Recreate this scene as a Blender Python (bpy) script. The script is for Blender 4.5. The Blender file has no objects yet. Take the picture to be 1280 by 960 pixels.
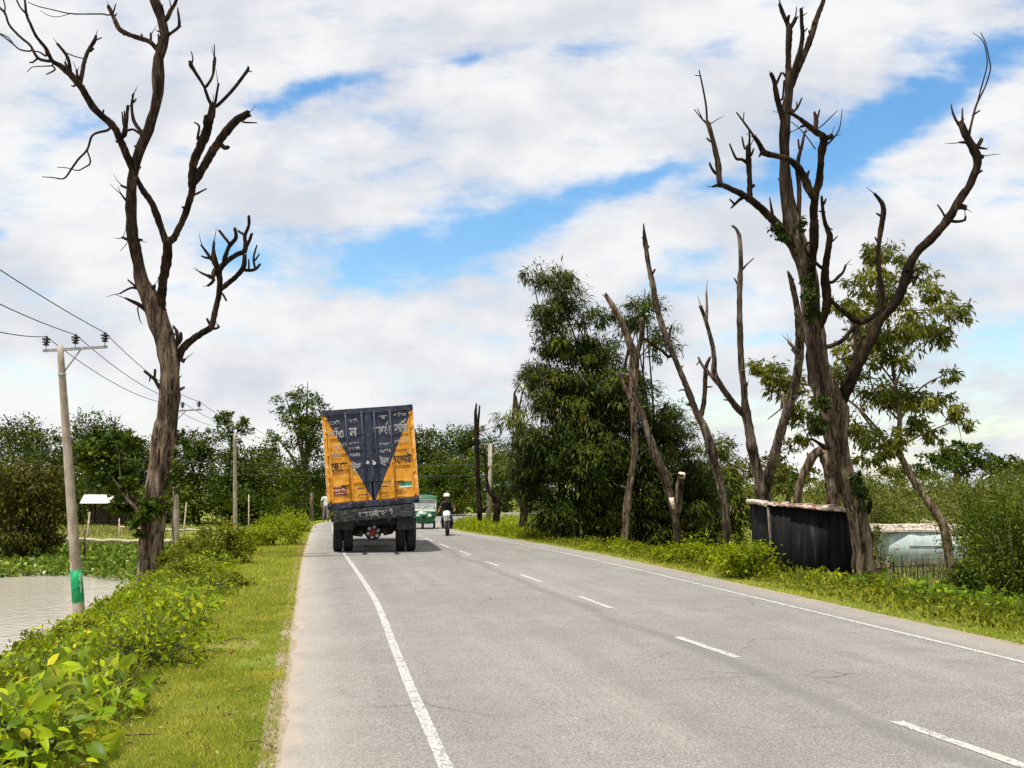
import bpy, math, random
import numpy as np
from mathutils import Vector, Matrix, noise as mnoise

random.seed(7)
RNG = np.random.default_rng(11)
scene = bpy.context.scene
COL = scene.collection
R = math.radians

# ------------------------------------------------------------------ camera
F = 1300.0
YAW, PITCH = R(11.05), R(5.80)
CAM = np.array([0.0, 0.0, 1.7])
FH = np.array([math.sin(YAW), math.cos(YAW), 0.0])
RT = np.array([math.cos(YAW), -math.sin(YAW), 0.0])
FW = FH * math.cos(PITCH) + np.array([0, 0, math.sin(PITCH)])
UP = -FH * math.sin(PITCH) + np.array([0, 0, math.cos(PITCH)])

def ray(px, py):
    return FW + RT * ((px - 640) / F) + UP * ((480 - py) / F)

def P(px, py, D):
    return CAM + ray(px, py) * D

def G(px, py, z=0.0):
    d = ray(px, py)
    return CAM + d * ((z - CAM[2]) / d[2])

cam_data = bpy.data.cameras.new('camera')
cam_data.sensor_width = 36.0
cam_data.lens = F / 1280 * 36
cam_data.clip_start = 0.1
cam_data.clip_end = 3000
cam = bpy.data.objects.new('camera', cam_data)
COL.objects.link(cam)
cam.location = CAM
cam.rotation_euler = (R(90) + PITCH, 0, -YAW)
scene.camera = cam
scene.view_settings.view_transform = 'Standard'
scene.view_settings.look = 'None'
scene.view_settings.exposure = 0.25
scene.view_settings.gamma = 1.0
scene.view_settings.use_curve_mapping = False
scene.cycles.max_bounces = 6
scene.cycles.transparent_max_bounces = 4
scene.cycles.use_denoising = False

# ------------------------------------------------------------------ node helpers
class NT:
    def __init__(s, tree):
        s.t = tree
    def n(s, typ, **kw):
        nd = s.t.nodes.new(typ)
        for k, v in kw.items():
            setattr(nd, k, v)
        return nd
    def l(s, a, b):
        s.t.links.new(a, b)
    def val(s, sock, v):
        if isinstance(v, bpy.types.NodeSocket):
            s.l(v, sock)
        else:
            sock.default_value = v
    def math(s, op, a, b=None, c=None, clamp=False):
        nd = s.n('ShaderNodeMath', operation=op)
        nd.use_clamp = clamp
        for i, v in enumerate((a, b, c)):
            if v is not None:
                s.val(nd.inputs[i], v)
        return nd.outputs[0]
    def noise(s, vec, scale, detail=4, rough=.55, dist=0):
        nd = s.n('ShaderNodeTexNoise')
        if vec is not None:
            s.l(vec, nd.inputs['Vector'])
        nd.inputs['Scale'].default_value = scale
        nd.inputs['Detail'].default_value = detail
        nd.inputs['Roughness'].default_value = rough
        nd.inputs['Distortion'].default_value = dist
        return nd.outputs['Fac']
    def ramp(s, fac, stops):
        nd = s.n('ShaderNodeValToRGB')
        e = nd.color_ramp.elements
        while len(e) < len(stops):
            e.new(0.5)
        for i, (p, c) in enumerate(stops):
            e[i].position = p
            e[i].color = (c[0], c[1], c[2], 1) if not isinstance(c, (int, float)) else (c, c, c, 1)
        s.val(nd.inputs[0], fac)
        return nd.outputs[0]
    def mix(s, fac, a, b, blend='MIX'):
        nd = s.n('ShaderNodeMix', data_type='RGBA', blend_type=blend)
        s.val(nd.inputs[0], fac)
        for sk, v in ((nd.inputs[6], a), (nd.inputs[7], b)):
            s.val(sk, v if isinstance(v, bpy.types.NodeSocket) else (v[0], v[1], v[2], 1))
        return nd.outputs[2]
    def mapr(s, v, a, b, c=0.0, d=1.0, smooth=True):
        nd = s.n('ShaderNodeMapRange')
        if smooth:
            nd.interpolation_type = 'SMOOTHSTEP'
        for i, x in enumerate((v, a, b, c, d)):
            s.val(nd.inputs[i], x)
        return nd.outputs[0]

def new_mat(name):
    m = bpy.data.materials.new(name)
    m.use_nodes = True
    t = NT(m.node_tree)
    bs = m.node_tree.nodes['Principled BSDF']
    return m, t, bs

def coords(t, stretch=(1, 1, 1), kind='Object'):
    tc = t.n('ShaderNodeTexCoord')
    mp = t.n('ShaderNodeMapping')
    mp.inputs['Scale'].default_value = stretch
    t.l(tc.outputs[kind], mp.inputs['Vector'])
    return mp.outputs[0]

def mat(name, stops, scale=6, rough=.75, spec=.25, bump=0, bscale=None, stretch=(1, 1, 1), metal=0, detail=5, dist=0):
    m, t, bs = new_mat(name)
    v = coords(t, stretch)
    if len(stops) == 1:
        c = stops[0]
        stops = [(0.3, [x * .82 for x in c]), (0.7, [min(1, x * 1.12) for x in c])]
    f = t.noise(v, scale, detail, dist=dist)
    stops = [(.5 + (p - .5) * .62, c) for p, c in stops]
    t.l(t.ramp(f, stops), bs.inputs['Base Color'])
    bs.inputs['Roughness'].default_value = rough
    bs.inputs['Specular IOR Level'].default_value = spec
    bs.inputs['Metallic'].default_value = metal
    if bump:
        b = t.n('ShaderNodeBump')
        b.inputs['Strength'].default_value = bump
        b.inputs['Distance'].default_value = .05
        t.l(t.noise(v, bscale or scale * 2, 6, .65), b.inputs['Height'])
        t.l(b.outputs[0], bs.inputs['Normal'])
    return m

def leaf_mat(name, stops, trans=.3, rough=.55, spec=.12):
    m, t, bs = new_mat(name)
    at = t.n('ShaderNodeAttribute')
    at.attribute_name = 'tone'
    c = t.ramp(at.outputs['Fac'], stops)
    t.l(c, bs.inputs['Base Color'])
    bs.inputs['Roughness'].default_value = rough
    bs.inputs['Specular IOR Level'].default_value = min(spec, .16)
    tr = t.n('ShaderNodeBsdfTranslucent')
    t.l(t.mix(.35, c, (c_ := stops[-1][1]) and [min(1, x) for x in c_]), tr.inputs[0])
    mx = t.n('ShaderNodeMixShader')
    mx.inputs[0].default_value = trans
    t.l(bs.outputs[0], mx.inputs[1])
    t.l(tr.outputs[0], mx.inputs[2])
    t.l(mx.outputs[0], m.node_tree.nodes['Material Output'].inputs[0])
    return m

# ------------------------------------------------------------------ object helpers
def tag(o, label=None, cat=None, group=None, kind=None):
    if label: o['label'] = label
    if cat: o['category'] = cat
    if group: o['group'] = group
    if kind: o['kind'] = kind
    return o

def empty(name, loc, label=None, cat=None, group=None):
    o = bpy.data.objects.new(name, None)
    o.empty_display_size = .2
    COL.objects.link(o)
    o.location = loc
    return tag(o, label, cat, group)

def link(name, mesh, mats, parent=None, loc=None):
    o = bpy.data.objects.new(name, mesh)
    COL.objects.link(o)
    if mats is not None and len(mesh.materials) == 0:
        for m in (mats if isinstance(mats, (list, tuple)) else [mats]):
            mesh.materials.append(m)
    if parent is not None:
        o.parent = parent
    if loc is not None:
        o.location = loc
    return o

def kids(o):
    return [c for c in COL.objects if c.parent is o]

def copy_tree(o, parent=None):
    ch = o.get('_k')
    c = o.copy()
    COL.objects.link(c)
    c.parent = parent
    for k in o.children:
        copy_tree(k, c)
    return c

def mesh_np(name, V, quads=None, tris=None, tone=None, smooth=False):
    me = bpy.data.meshes.new(name)
    V = np.asarray(V, np.float32)
    me.vertices.add(len(V))
    me.vertices.foreach_set('co', V.ravel())
    parts, starts, n = [], [], 0
    if quads is not None and len(quads):
        q = np.asarray(quads, np.int32)
        parts.append(q.ravel()); starts.append(np.arange(len(q)) * 4); n += q.size
    if tris is not None and len(tris):
        q = np.asarray(tris, np.int32)
        parts.append(q.ravel()); starts.append(n + np.arange(len(q)) * 3); n += q.size
    li = np.concatenate(parts).astype(np.int32)
    st = np.concatenate(starts).astype(np.int32)
    me.loops.add(len(li)); me.loops.foreach_set('vertex_index', li)
    me.polygons.add(len(st)); me.polygons.foreach_set('loop_start', st)
    if smooth:
        me.polygons.foreach_set('use_smooth', np.ones(len(st), bool))
    if tone is not None:
        a = me.attributes.new('tone', 'FLOAT', 'POINT')
        a.data.foreach_set('value', np.asarray(tone, np.float32))
    me.update(calc_edges=True)
    return me

class MB:
    """collects boxes, tubes and lathes into one mesh"""
    def __init__(s, origin=(0, 0, 0)):
        s.v, s.f, s.m, s.sm = [], [], [], []
        s.o = Vector(origin)
    def add(s, vs, fs, mi=0, smooth=False):
        b = len(s.v)
        s.v += [Vector(v) - s.o for v in vs]
        s.f += [[b + i for i in f] for f in fs]
        s.m += [mi] * len(fs)
        s.sm += [smooth] * len(fs)
        return s
    def box(s, c, d, mi=0, rot=None, taper=1.0, bev=0):
        x, y, z = (k / 2 for k in d)
        if bev and min(x, y, z) > bev * 1.5:
            import bmesh
            bm = bmesh.new()
            bmesh.ops.create_cube(bm, size=1)
            for v in bm.verts:
                t = taper if v.co.z > 0 else 1
                v.co = Vector((v.co.x * d[0] * t, v.co.y * d[1] * t, v.co.z * d[2]))
            bmesh.ops.bevel(bm, geom=bm.edges[:], offset=bev, segments=2, affect='EDGES', profile=.6)
            bm.verts.index_update()
            vs = [v.co.copy() for v in bm.verts]
            fs = [[v.index for v in f.verts] for f in bm.faces]
            bm.free()
        else:
            vs = [Vector((sx * x * (taper if sz > 0 else 1), sy * y * (taper if sz > 0 else 1), sz * z)) for sz in (-1, 1) for sy in (-1, 1) for sx in (-1, 1)]
            fs = [(0, 2, 3, 1), (4, 5, 7, 6), (0, 1, 5, 4), (2, 6, 7, 3), (0, 4, 6, 2), (1, 3, 7, 5)]
        if rot is not None:
            vs = [rot @ v for v in vs]
        return s.add([v + Vector(c) for v in vs], fs, mi)
    def tube(s, pts, rad, sides=8, mi=0, rough=0.0, step=None, cap=True, seed=0, ridge=0.0, jag=False, smooth=True):
        pts = [Vector(p) for p in pts]
        if isinstance(rad, (int, float)):
            rad = [rad] * len(pts)
        Q, RR = [], []
        n = len(pts)
        if step and n > 1:
            for i in range(n - 1):
                p0, p1, p2, p3 = pts[max(i - 1, 0)], pts[i], pts[i + 1], pts[min(i + 2, n - 1)]
                k = max(1, int((p2 - p1).length / step))
                for j in range(k):
                    t = j / k
                    Q.append(.5 * ((2 * p1) + (p2 - p0) * t + (2 * p0 - 5 * p1 + 4 * p2 - p3) * t * t + (3 * p1 - p0 - 3 * p2 + p3) * t ** 3))
                    RR.append(rad[i] * (1 - t) + rad[i + 1] * t)
            Q.append(pts[-1]); RR.append(rad[-1])
        else:
            Q, RR = pts, list(rad)
        n = len(Q)
        vs, fs = [], []
        T = (Q[1] - Q[0]).normalized()
        N = T.orthogonal().normalized()
        for i in range(n):
            T2 = (Q[min(i + 1, n - 1)] - Q[max(i - 1, 0)])
            if T2.length < 1e-7: T2 = T
            T2.normalize()
            N = N - T2 * N.dot(T2)
            N = N.normalized() if N.length > 1e-6 else T2.orthogonal().normalized()
            B = T2.cross(N)
            T = T2
            for k in range(sides):
                a = 2 * math.pi * k / sides
                d = N * math.cos(a) + B * math.sin(a)
                r = RR[i]
                if rough:
                    q = Q[i] + d * r
                    r *= 1 + rough * mnoise.noise(q * (1.1 / max(RR[i], .03)) + Vector((seed, 0, 0))) + rough * .8 * mnoise.noise(q * 3.1 + Vector((0, seed, 0)))
                if ridge:
                    r *= 1 + ridge * mnoise.noise(Vector((math.cos(a) * (2.0 + sides * .08), math.sin(a) * (2.0 + sides * .08), i * .05 + seed)))
                off = Vector((0, 0, 0))
                if jag and i == n - 1:
                    off = T2 * (random.random() - .2) * RR[i] * 1.6
                vs.append(Q[i] + d * r + off)
        for i in range(n - 1):
            for k in range(sides):
                k2 = (k + 1) % sides
                fs.append((i * sides + k, i * sides + k2, (i + 1) * sides + k2, (i + 1) * sides + k))
        s.add(vs, fs, mi, smooth)
        if cap:
            b = len(s.v) - len(vs)
            s.f.append([b + k for k in range(sides)][::-1]); s.m.append(mi); s.sm.append(False)
            s.f.append([b + (n - 1) * sides + k for k in range(sides)]); s.m.append(mi); s.sm.append(False)
        return s
    def lathe(s, c, prof, axis=(0, 0, 1), sides=16, mi=0, smooth=True):
        ax = Vector(axis).normalized()
        N = ax.orthogonal().normalized()
        B = ax.cross(N)
        vs, fs = [], []
        for (r, h) in prof:
            for k in range(sides):
                a = 2 * math.pi * k / sides
                vs.append(Vector(c) + ax * h + (N * math.cos(a) + B * math.sin(a)) * r)
        for i in range(len(prof) - 1):
            for k in range(sides):
                k2 = (k + 1) % sides
                fs.append((i * sides + k, i * sides + k2, (i + 1) * sides + k2, (i + 1) * sides + k))
        fs.append(list(range(sides))[::-1])
        fs.append([(len(prof) - 1) * sides + k for k in range(sides)])
        return s.add(vs, fs, mi, smooth)
    def grid(s, rows, mi=0, smooth=True, flip=False):
        b, w = [], len(rows[0])
        vs = [p for r in rows for p in r]
        fs = []
        for i in range(len(rows) - 1):
            for j in range(w - 1):
                f = (i * w + j, i * w + j + 1, (i + 1) * w + j + 1, (i + 1) * w + j)
                fs.append(f[::-1] if flip else f)
        return s.add(vs, fs, mi, smooth)
    def mesh(s, name):
        me = bpy.data.meshes.new(name)
        me.from_pydata(s.v, [], s.f)
        me.polygons.foreach_set('material_index', s.m)
        me.polygons.foreach_set('use_smooth', s.sm)
        me.update()
        return me
    def build(s, name, mats, parent=None, loc=None):
        return link(name, s.mesh(name), mats, parent, loc)

def text_mesh(name, body, height, width=None, depth=.002):
    """lettering centred on the origin, reading along +x in the xz plane, facing -y"""
    c = bpy.data.curves.new(name, 'FONT')
    c.body = body
    c.extrude = depth
    c.offset = .026
    c.resolution_u = 3
    o = bpy.data.objects.new(name, c)
    COL.objects.link(o)
    bpy.context.view_layer.update()
    dg = bpy.context.evaluated_depsgraph_get()
    me = bpy.data.meshes.new_from_object(o.evaluated_get(dg))
    bpy.data.objects.remove(o)
    bpy.data.curves.remove(c)
    me.name = name
    n = len(me.vertices)
    co = np.empty(n * 3, np.float32)
    me.vertices.foreach_get('co', co)
    co = co.reshape(-1, 3)
    lo, hi = co.min(0), co.max(0)
    mid = (lo + hi) / 2
    k = height / (hi[1] - lo[1])
    kx = width / (hi[0] - lo[0]) if width else k
    out = np.stack([(co[:, 0] - mid[0]) * kx, -co[:, 2], (co[:, 1] - mid[1]) * k], 1)
    me.vertices.foreach_set('co', out.astype(np.float32).ravel())
    me.materials.clear()
    me.update()
    return me

# ------------------------------------------------------------------ terrain
XR = [(7.75, -12), (7.7, 8), (7.6, 24), (7.3, 31), (6.75, 37), (6.2, 42), (6.05, 46), (6.5, 50.5), (9, 57.5), (16, 66), (30, 77), (60, 97)]
XL = [(-.13, -12), (-.13, 8), (-.10, 24), (-.02, 31), (.08, 38), (.18, 44), (.28, 50), (.75, 55), (2.2, 60.5), (7, 68), (15, 77), (29, 88), (58, 108)]

def resample(pl, step):
    pl = [Vector(p) for p in pl]
    out = []
    n = len(pl)
    for i in range(n - 1):
        p0, p1, p2, p3 = pl[max(i - 1, 0)], pl[i], pl[i + 1], pl[min(i + 2, n - 1)]
        k = max(1, int((p2 - p1).length / step))
        for j in range(k):
            t = j / k
            out.append(.5 * ((2 * p1) + (p2 - p0) * t + (2 * p0 - 5 * p1 + 4 * p2 - p3) * t * t + (3 * p1 - p0 - 3 * p2 + p3) * t ** 3))
    out.append(pl[-1])
    return np.array([[p.x, p.y] for p in out])

EL, ER = resample(XL, .5), resample(XR, .5)

def pl_dist(x, y, pl):
    x = np.asarray(x, float); y = np.asarray(y, float)
    best = np.full(x.shape, 1e9); side = np.zeros(x.shape)
    for i in range(len(pl) - 1):
        a, b = pl[i], pl[i + 1]
        d = b - a
        L2 = d @ d
        t = np.clip(((x - a[0]) * d[0] + (y - a[1]) * d[1]) / L2, 0, 1)
        ex, ey = x - a[0] - t * d[0], y - a[1] - t * d[1]
        q = ex * ex + ey * ey
        s = np.sign(d[0] * (y - a[1]) - d[1] * (x - a[0]))
        m = q < best
        best = np.where(m, q, best); side = np.where(m, s, side)
    return np.sqrt(best) * side      # positive = left of the line's direction

def sstep(a, b, x):
    t = np.clip((x - a) / (b - a), 0, 1)
    return t * t * (3 - 2 * t)

ELs, ERs = EL[::4], ER[::4]
WATER_Z = -1.7

def H(x, y):
    """ground height, and distance outside the asphalt"""
    x = np.asarray(x, float); y = np.asarray(y, float)
    dl = pl_dist(x, y, ELs)          # >0: left of the road
    dr = -pl_dist(x, y, ERs)         # >0: right of the road
    shore = 61 + 2.2 * np.sin(x * .21) + 1.2 * np.sin(x * .53)
    base_l = -2.5 + 1.35 * sstep(shore - 1, shore + 7, y) + .25 * sstep(75, 130, y)
    zl = np.interp(dl, [0, 1.2, 2.0, 3.0, 4.3, 6, 8], [0, -.02, -.16, -.5, -1.25, -2.05, -2.6])
    zl = np.maximum(zl, base_l)
    zr = np.interp(dr, [0, 1.0, 2.2, 4.5, 8, 14], [0, -.03, -.2, -.6, -1.2, -1.5])
    z = np.where(dl > 0, zl, np.where(dr > 0, zr, np.where(np.maximum(dl, dr) > -.4, -.004, -.05)))
    d = np.where(dl > 0, dl, np.where(dr > 0, dr, -1))
    return z, d

def hz(x, y):
    return float(H(np.array([x]), np.array([y]))[0][0])

# ------------------------------------------------------------------ sky, sun
SUN_EL = R(71)
SUN_AZ_VEC = Vector((-0.72, -0.70, 0)).normalized()       # where the sun stands, seen from above
sun_dir = Vector((SUN_AZ_VEC.x * math.cos(SUN_EL), SUN_AZ_VEC.y * math.cos(SUN_EL), math.sin(SUN_EL)))
sd = bpy.data.lights.new('sun', 'SUN')
sd.energy = 4.7
sd.angle = R(1.6)
sd.color = (1.0, .95, .86)
so = bpy.data.objects.new('sun', sd)
COL.objects.link(so)
so.rotation_euler = sun_dir.to_track_quat('Z', 'Y').to_euler()
so.location = (-20, -20, 40)

world = bpy.data.worlds.new('World')
scene.world = world
world.use_nodes = True
wt = NT(world.node_tree)
bg = world.node_tree.nodes['Background']
sky = wt.n('ShaderNodeTexSky')
sky.sky_type = 'NISHITA'
sky.sun_disc = False
sky.sun_elevation = SUN_EL
sky.sun_rotation = math.atan2(SUN_AZ_VEC.x, SUN_AZ_VEC.y)
sky.air_density = 1.3
sky.dust_density = .4
sky.ozone_density = 2.2
hs = wt.n('ShaderNodeHueSaturation')
hs.inputs['Saturation'].default_value = 1.42
hs.inputs['Value'].default_value = 1.0
wt.l(sky.outputs[0], hs.inputs['Color'])
wt.l(hs.outputs[0], bg.inputs[0])
bg.inputs[1].default_value = .15
tc = wt.n('ShaderNodeTexCoord')
def dot(vec, c):
    nd = wt.n('ShaderNodeVectorMath', operation='DOT_PRODUCT')
    wt.l(vec, nd.inputs[0])
    nd.inputs[1].default_value = c
    return nd.outputs['Value']
gen = tc.outputs['Generated']
fwd = wt.math('MAXIMUM', dot(gen, FH), .12)
A0 = wt.math('DIVIDE', dot(gen, RT), fwd)
B0 = wt.math('DIVIDE', dot(gen, (0, 0, 1)), fwd)
# cloud deck coordinates: the direction projected on a flat deck overhead
zz = wt.math('ADD', wt.math('MAXIMUM', dot(gen, (0, 0, 1)), 0), .16)
cmb = wt.n('ShaderNodeCombineXYZ')
wt.l(wt.math('DIVIDE', dot(gen, RT), zz), cmb.inputs[0])
wt.l(wt.math('DIVIDE', dot(gen, FH), zz), cmb.inputs[1])
deck = cmb.outputs[0]
cm2 = wt.n('ShaderNodeCombineXYZ')
wt.l(A0, cm2.inputs[0]); wt.l(B0, cm2.inputs[1])
ab = cm2.outputs[0]
def dn(off, sc):
    mp = wt.n('ShaderNodeMapping'); mp.inputs['Location'].default_value = (off, off * 1.7, 0)
    wt.l(ab, mp.inputs[0])
    return wt.math('SUBTRACT', wt.noise(mp.outputs[0], sc, 4, .6), .5)
A = wt.math('ADD', A0, wt.math('MULTIPLY', dn(3, 7), .10))
B = wt.math('ADD', B0, wt.math('MULTIPLY', dn(9, 9), .055))
# gaps in the cloud cover: (px, py, half width, half height, tilt deg, strength)
GAPS = [(392, 116, 52, 17, 8, 1.05), (470, 98, 40, 12, 8, .9), (598, 77, 22, 9, 10, .95), (345, 128, 60, 16, -6, .6), (540, 70, 60, 12, 8, .5), (700, 60, 70, 14, 4, .4),
        (400, 322, 95, 34, 0, .8), (520, 300, 90, 38, 6, .8), (620, 288, 90, 40, 10, .95), (720, 256, 90, 22, 12, .95), (815, 220, 55, 15, 16, .9),
        (600, 335, 70, 12, 0, .55), (470, 352, 70, 14, 0, .45), (300, 320, 50, 26, 0, .5),
        (1068, 178, 74, 34, 24, 1.2), (1150, 136, 80, 34, 26, 1.2), (1250, 75, 90, 40, 24, 1.1), (1050, 232, 60, 30, 22, .9), (965, 225, 60, 26, 18, .75), (1130, 60, 60, 14, 14, .5), (1230, 190, 60, 20, 30, .5), (860, 205, 50, 20, 20, .6),
        (890, 235, 40, 12, 14, .5), (862, 312, 46, 13, 6, .55), (905, 296, 30, 9, 8, .4), (4, 294, 18, 10, 0, .9), (120, 160, 44, 12, -8, .85),
        (215, 190, 54, 14, -20, .75), (240, 142, 34, 8, 0, .6), (1215, 510, 130, 70, 0, .72), (960, 425, 60, 18, 0, .6), (1250, 425, 80, 26, 4, .7),
        (900, 510, 80, 34, 0, .65), (1090, 600, 160, 24, 0, .35), (60, 440, 90, 26, 0, .26), (700, 380, 60, 14, 0, .25), (60, 480, 120, 30, 0, .28)]
tot = None
for (px, py, rw, rh, tilt, st) in GAPS:
    d = ray(px, py)
    f_ = d @ FH
    a0, b0 = (d @ RT) / f_, d[2] / f_
    ca, sa = math.cos(R(tilt)), math.sin(R(tilt))
    da = wt.math('SUBTRACT', A, a0); db = wt.math('SUBTRACT', B, b0)
    u = wt.math('MULTIPLY_ADD', da, ca * F / rw, wt.math('MULTIPLY', db, sa * F / rw))
    v = wt.math('MULTIPLY_ADD', db, ca * F / rh, wt.math('MULTIPLY', da, -sa * F / rh))
    q = wt.math('MULTIPLY_ADD', u, u, wt.math('MULTIPLY', v, v))
    g = wt.math('MULTIPLY', wt.math('POWER', 2.71828, wt.math('MULTIPLY', q, -.8)), st)
    tot = g if tot is None else wt.math('ADD', tot, g)
mpd = wt.n('ShaderNodeMapping'); mpd.inputs['Scale'].default_value = (1.5, 1.0, 1); mpd.inputs['Rotation'].default_value = (0, 0, R(25))
wt.l(deck, mpd.inputs[0])
wisp = wt.noise(mpd.outputs[0], 2.6, 8, .58, .2)
mpe = wt.n('ShaderNodeMapping'); mpe.inputs['Scale'].default_value = (2.2, 7.0, 1); mpe.inputs['Rotation'].default_value = (0, 0, R(-18))
wt.l(ab, mpe.inputs[0])
streak = wt.noise(mpe.outputs[0], 3.0, 9, .62, .15)
cover = wt.math('ADD', wt.math('MULTIPLY', wt.math('SUBTRACT', wisp, .5), 2.3), wt.math('MULTIPLY', wt.math('SUBTRACT', streak, .5), 3.0))
blue = wt.mapr(wt.math('SUBTRACT', tot, cover), .02, 1.42)
# cloud light: soft grey-blue undersides, bright tops
mpf = wt.n('ShaderNodeMapping'); mpf.inputs['Scale'].default_value = (1.6, 3.2, 1); mpf.inputs['Rotation'].default_value = (0, 0, R(-14))
wt.l(ab, mpf.inputs[0])
bil = wt.noise(mpf.outputs[0], 3.4, 7, .56, .1)
bil2 = wt.noise(ab, 5.0, 8, .58, .15)
lum = wt.mapr(wt.math('ADD', wt.math('MULTIPLY', bil, .55), wt.math('MULTIPLY', bil2, .45)), .38, .60)
ccol = wt.mix(lum, (.72, .755, .83), (1.0, 1.0, 1.0))
bgc = wt.n('ShaderNodeBackground')
wt.l(ccol, bgc.inputs[0])
bgc.inputs[1].default_value = .80
mx = wt.n('ShaderNodeMixShader')
wt.l(wt.math('MULTIPLY', blue, .93), mx.inputs[0])
wt.l(bgc.outputs[0], mx.inputs[1])
wt.l(bg.outputs[0], mx.inputs[2])
wt.l(mx.outputs[0], world.node_tree.nodes['World Output'].inputs[0])

# ------------------------------------------------------------------ materials
def ground_mat():
    m, t, bs = new_mat('earth_and_turf')
    geo = t.n('ShaderNodeNewGeometry')
    pos = geo.outputs['Position']
    at = t.n('ShaderNodeAttribute'); at.attribute_name = 'edge'
    n1 = t.noise(pos, 1.1, 6, .6)
    n2 = t.noise(pos, 9, 6, .7)
    n3 = t.noise(pos, 60, 4, .7)
    turf = t.ramp(n1, [(.38, (.13, .19, .018)), (.5, (.23, .26, .035)), (.57, (.31, .29, .07)), (.66, (.37, .30, .12))])
    turf = t.mix(t.mapr(n2, .4, .68), turf, (.10, .145, .015))
    turf = t.mix(t.math('MULTIPLY', n3, .45), turf, (.06, .08, .012), 'MIX')
    sand = t.ramp(n2, [(.3, (.24, .185, .13)), (.55, (.34, .275, .205)), (.7, (.42, .35, .28))])
    e = t.math('ADD', at.outputs['Fac'], t.math('MULTIPLY', t.math('SUBTRACT', t.noise(pos, 3.2, 5, .65), .5), .42))
    c = t.mix(t.mapr(e, .03, .15), sand, turf)
    mud = t.ramp(n1, [(.3, (.10, .085, .04)), (.7, (.08, .10, .03))])
    z = t.n('ShaderNodeSeparateXYZ'); t.l(pos, z.inputs[0])
    c = t.mix(t.mapr(z.outputs[2], -1.3, -1.7), c, mud)
    t.l(c, bs.inputs['Base Color'])
    bs.inputs['Roughness'].default_value = .95
    bs.inputs['Specular IOR Level'].default_value = .1
    b = t.n('ShaderNodeBump'); b.inputs['Strength'].default_value = .6; b.inputs['Distance'].default_value = .03
    t.l(n3, b.inputs['Height']); t.l(b.outputs[0], bs.inputs['Normal'])
    return m

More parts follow.
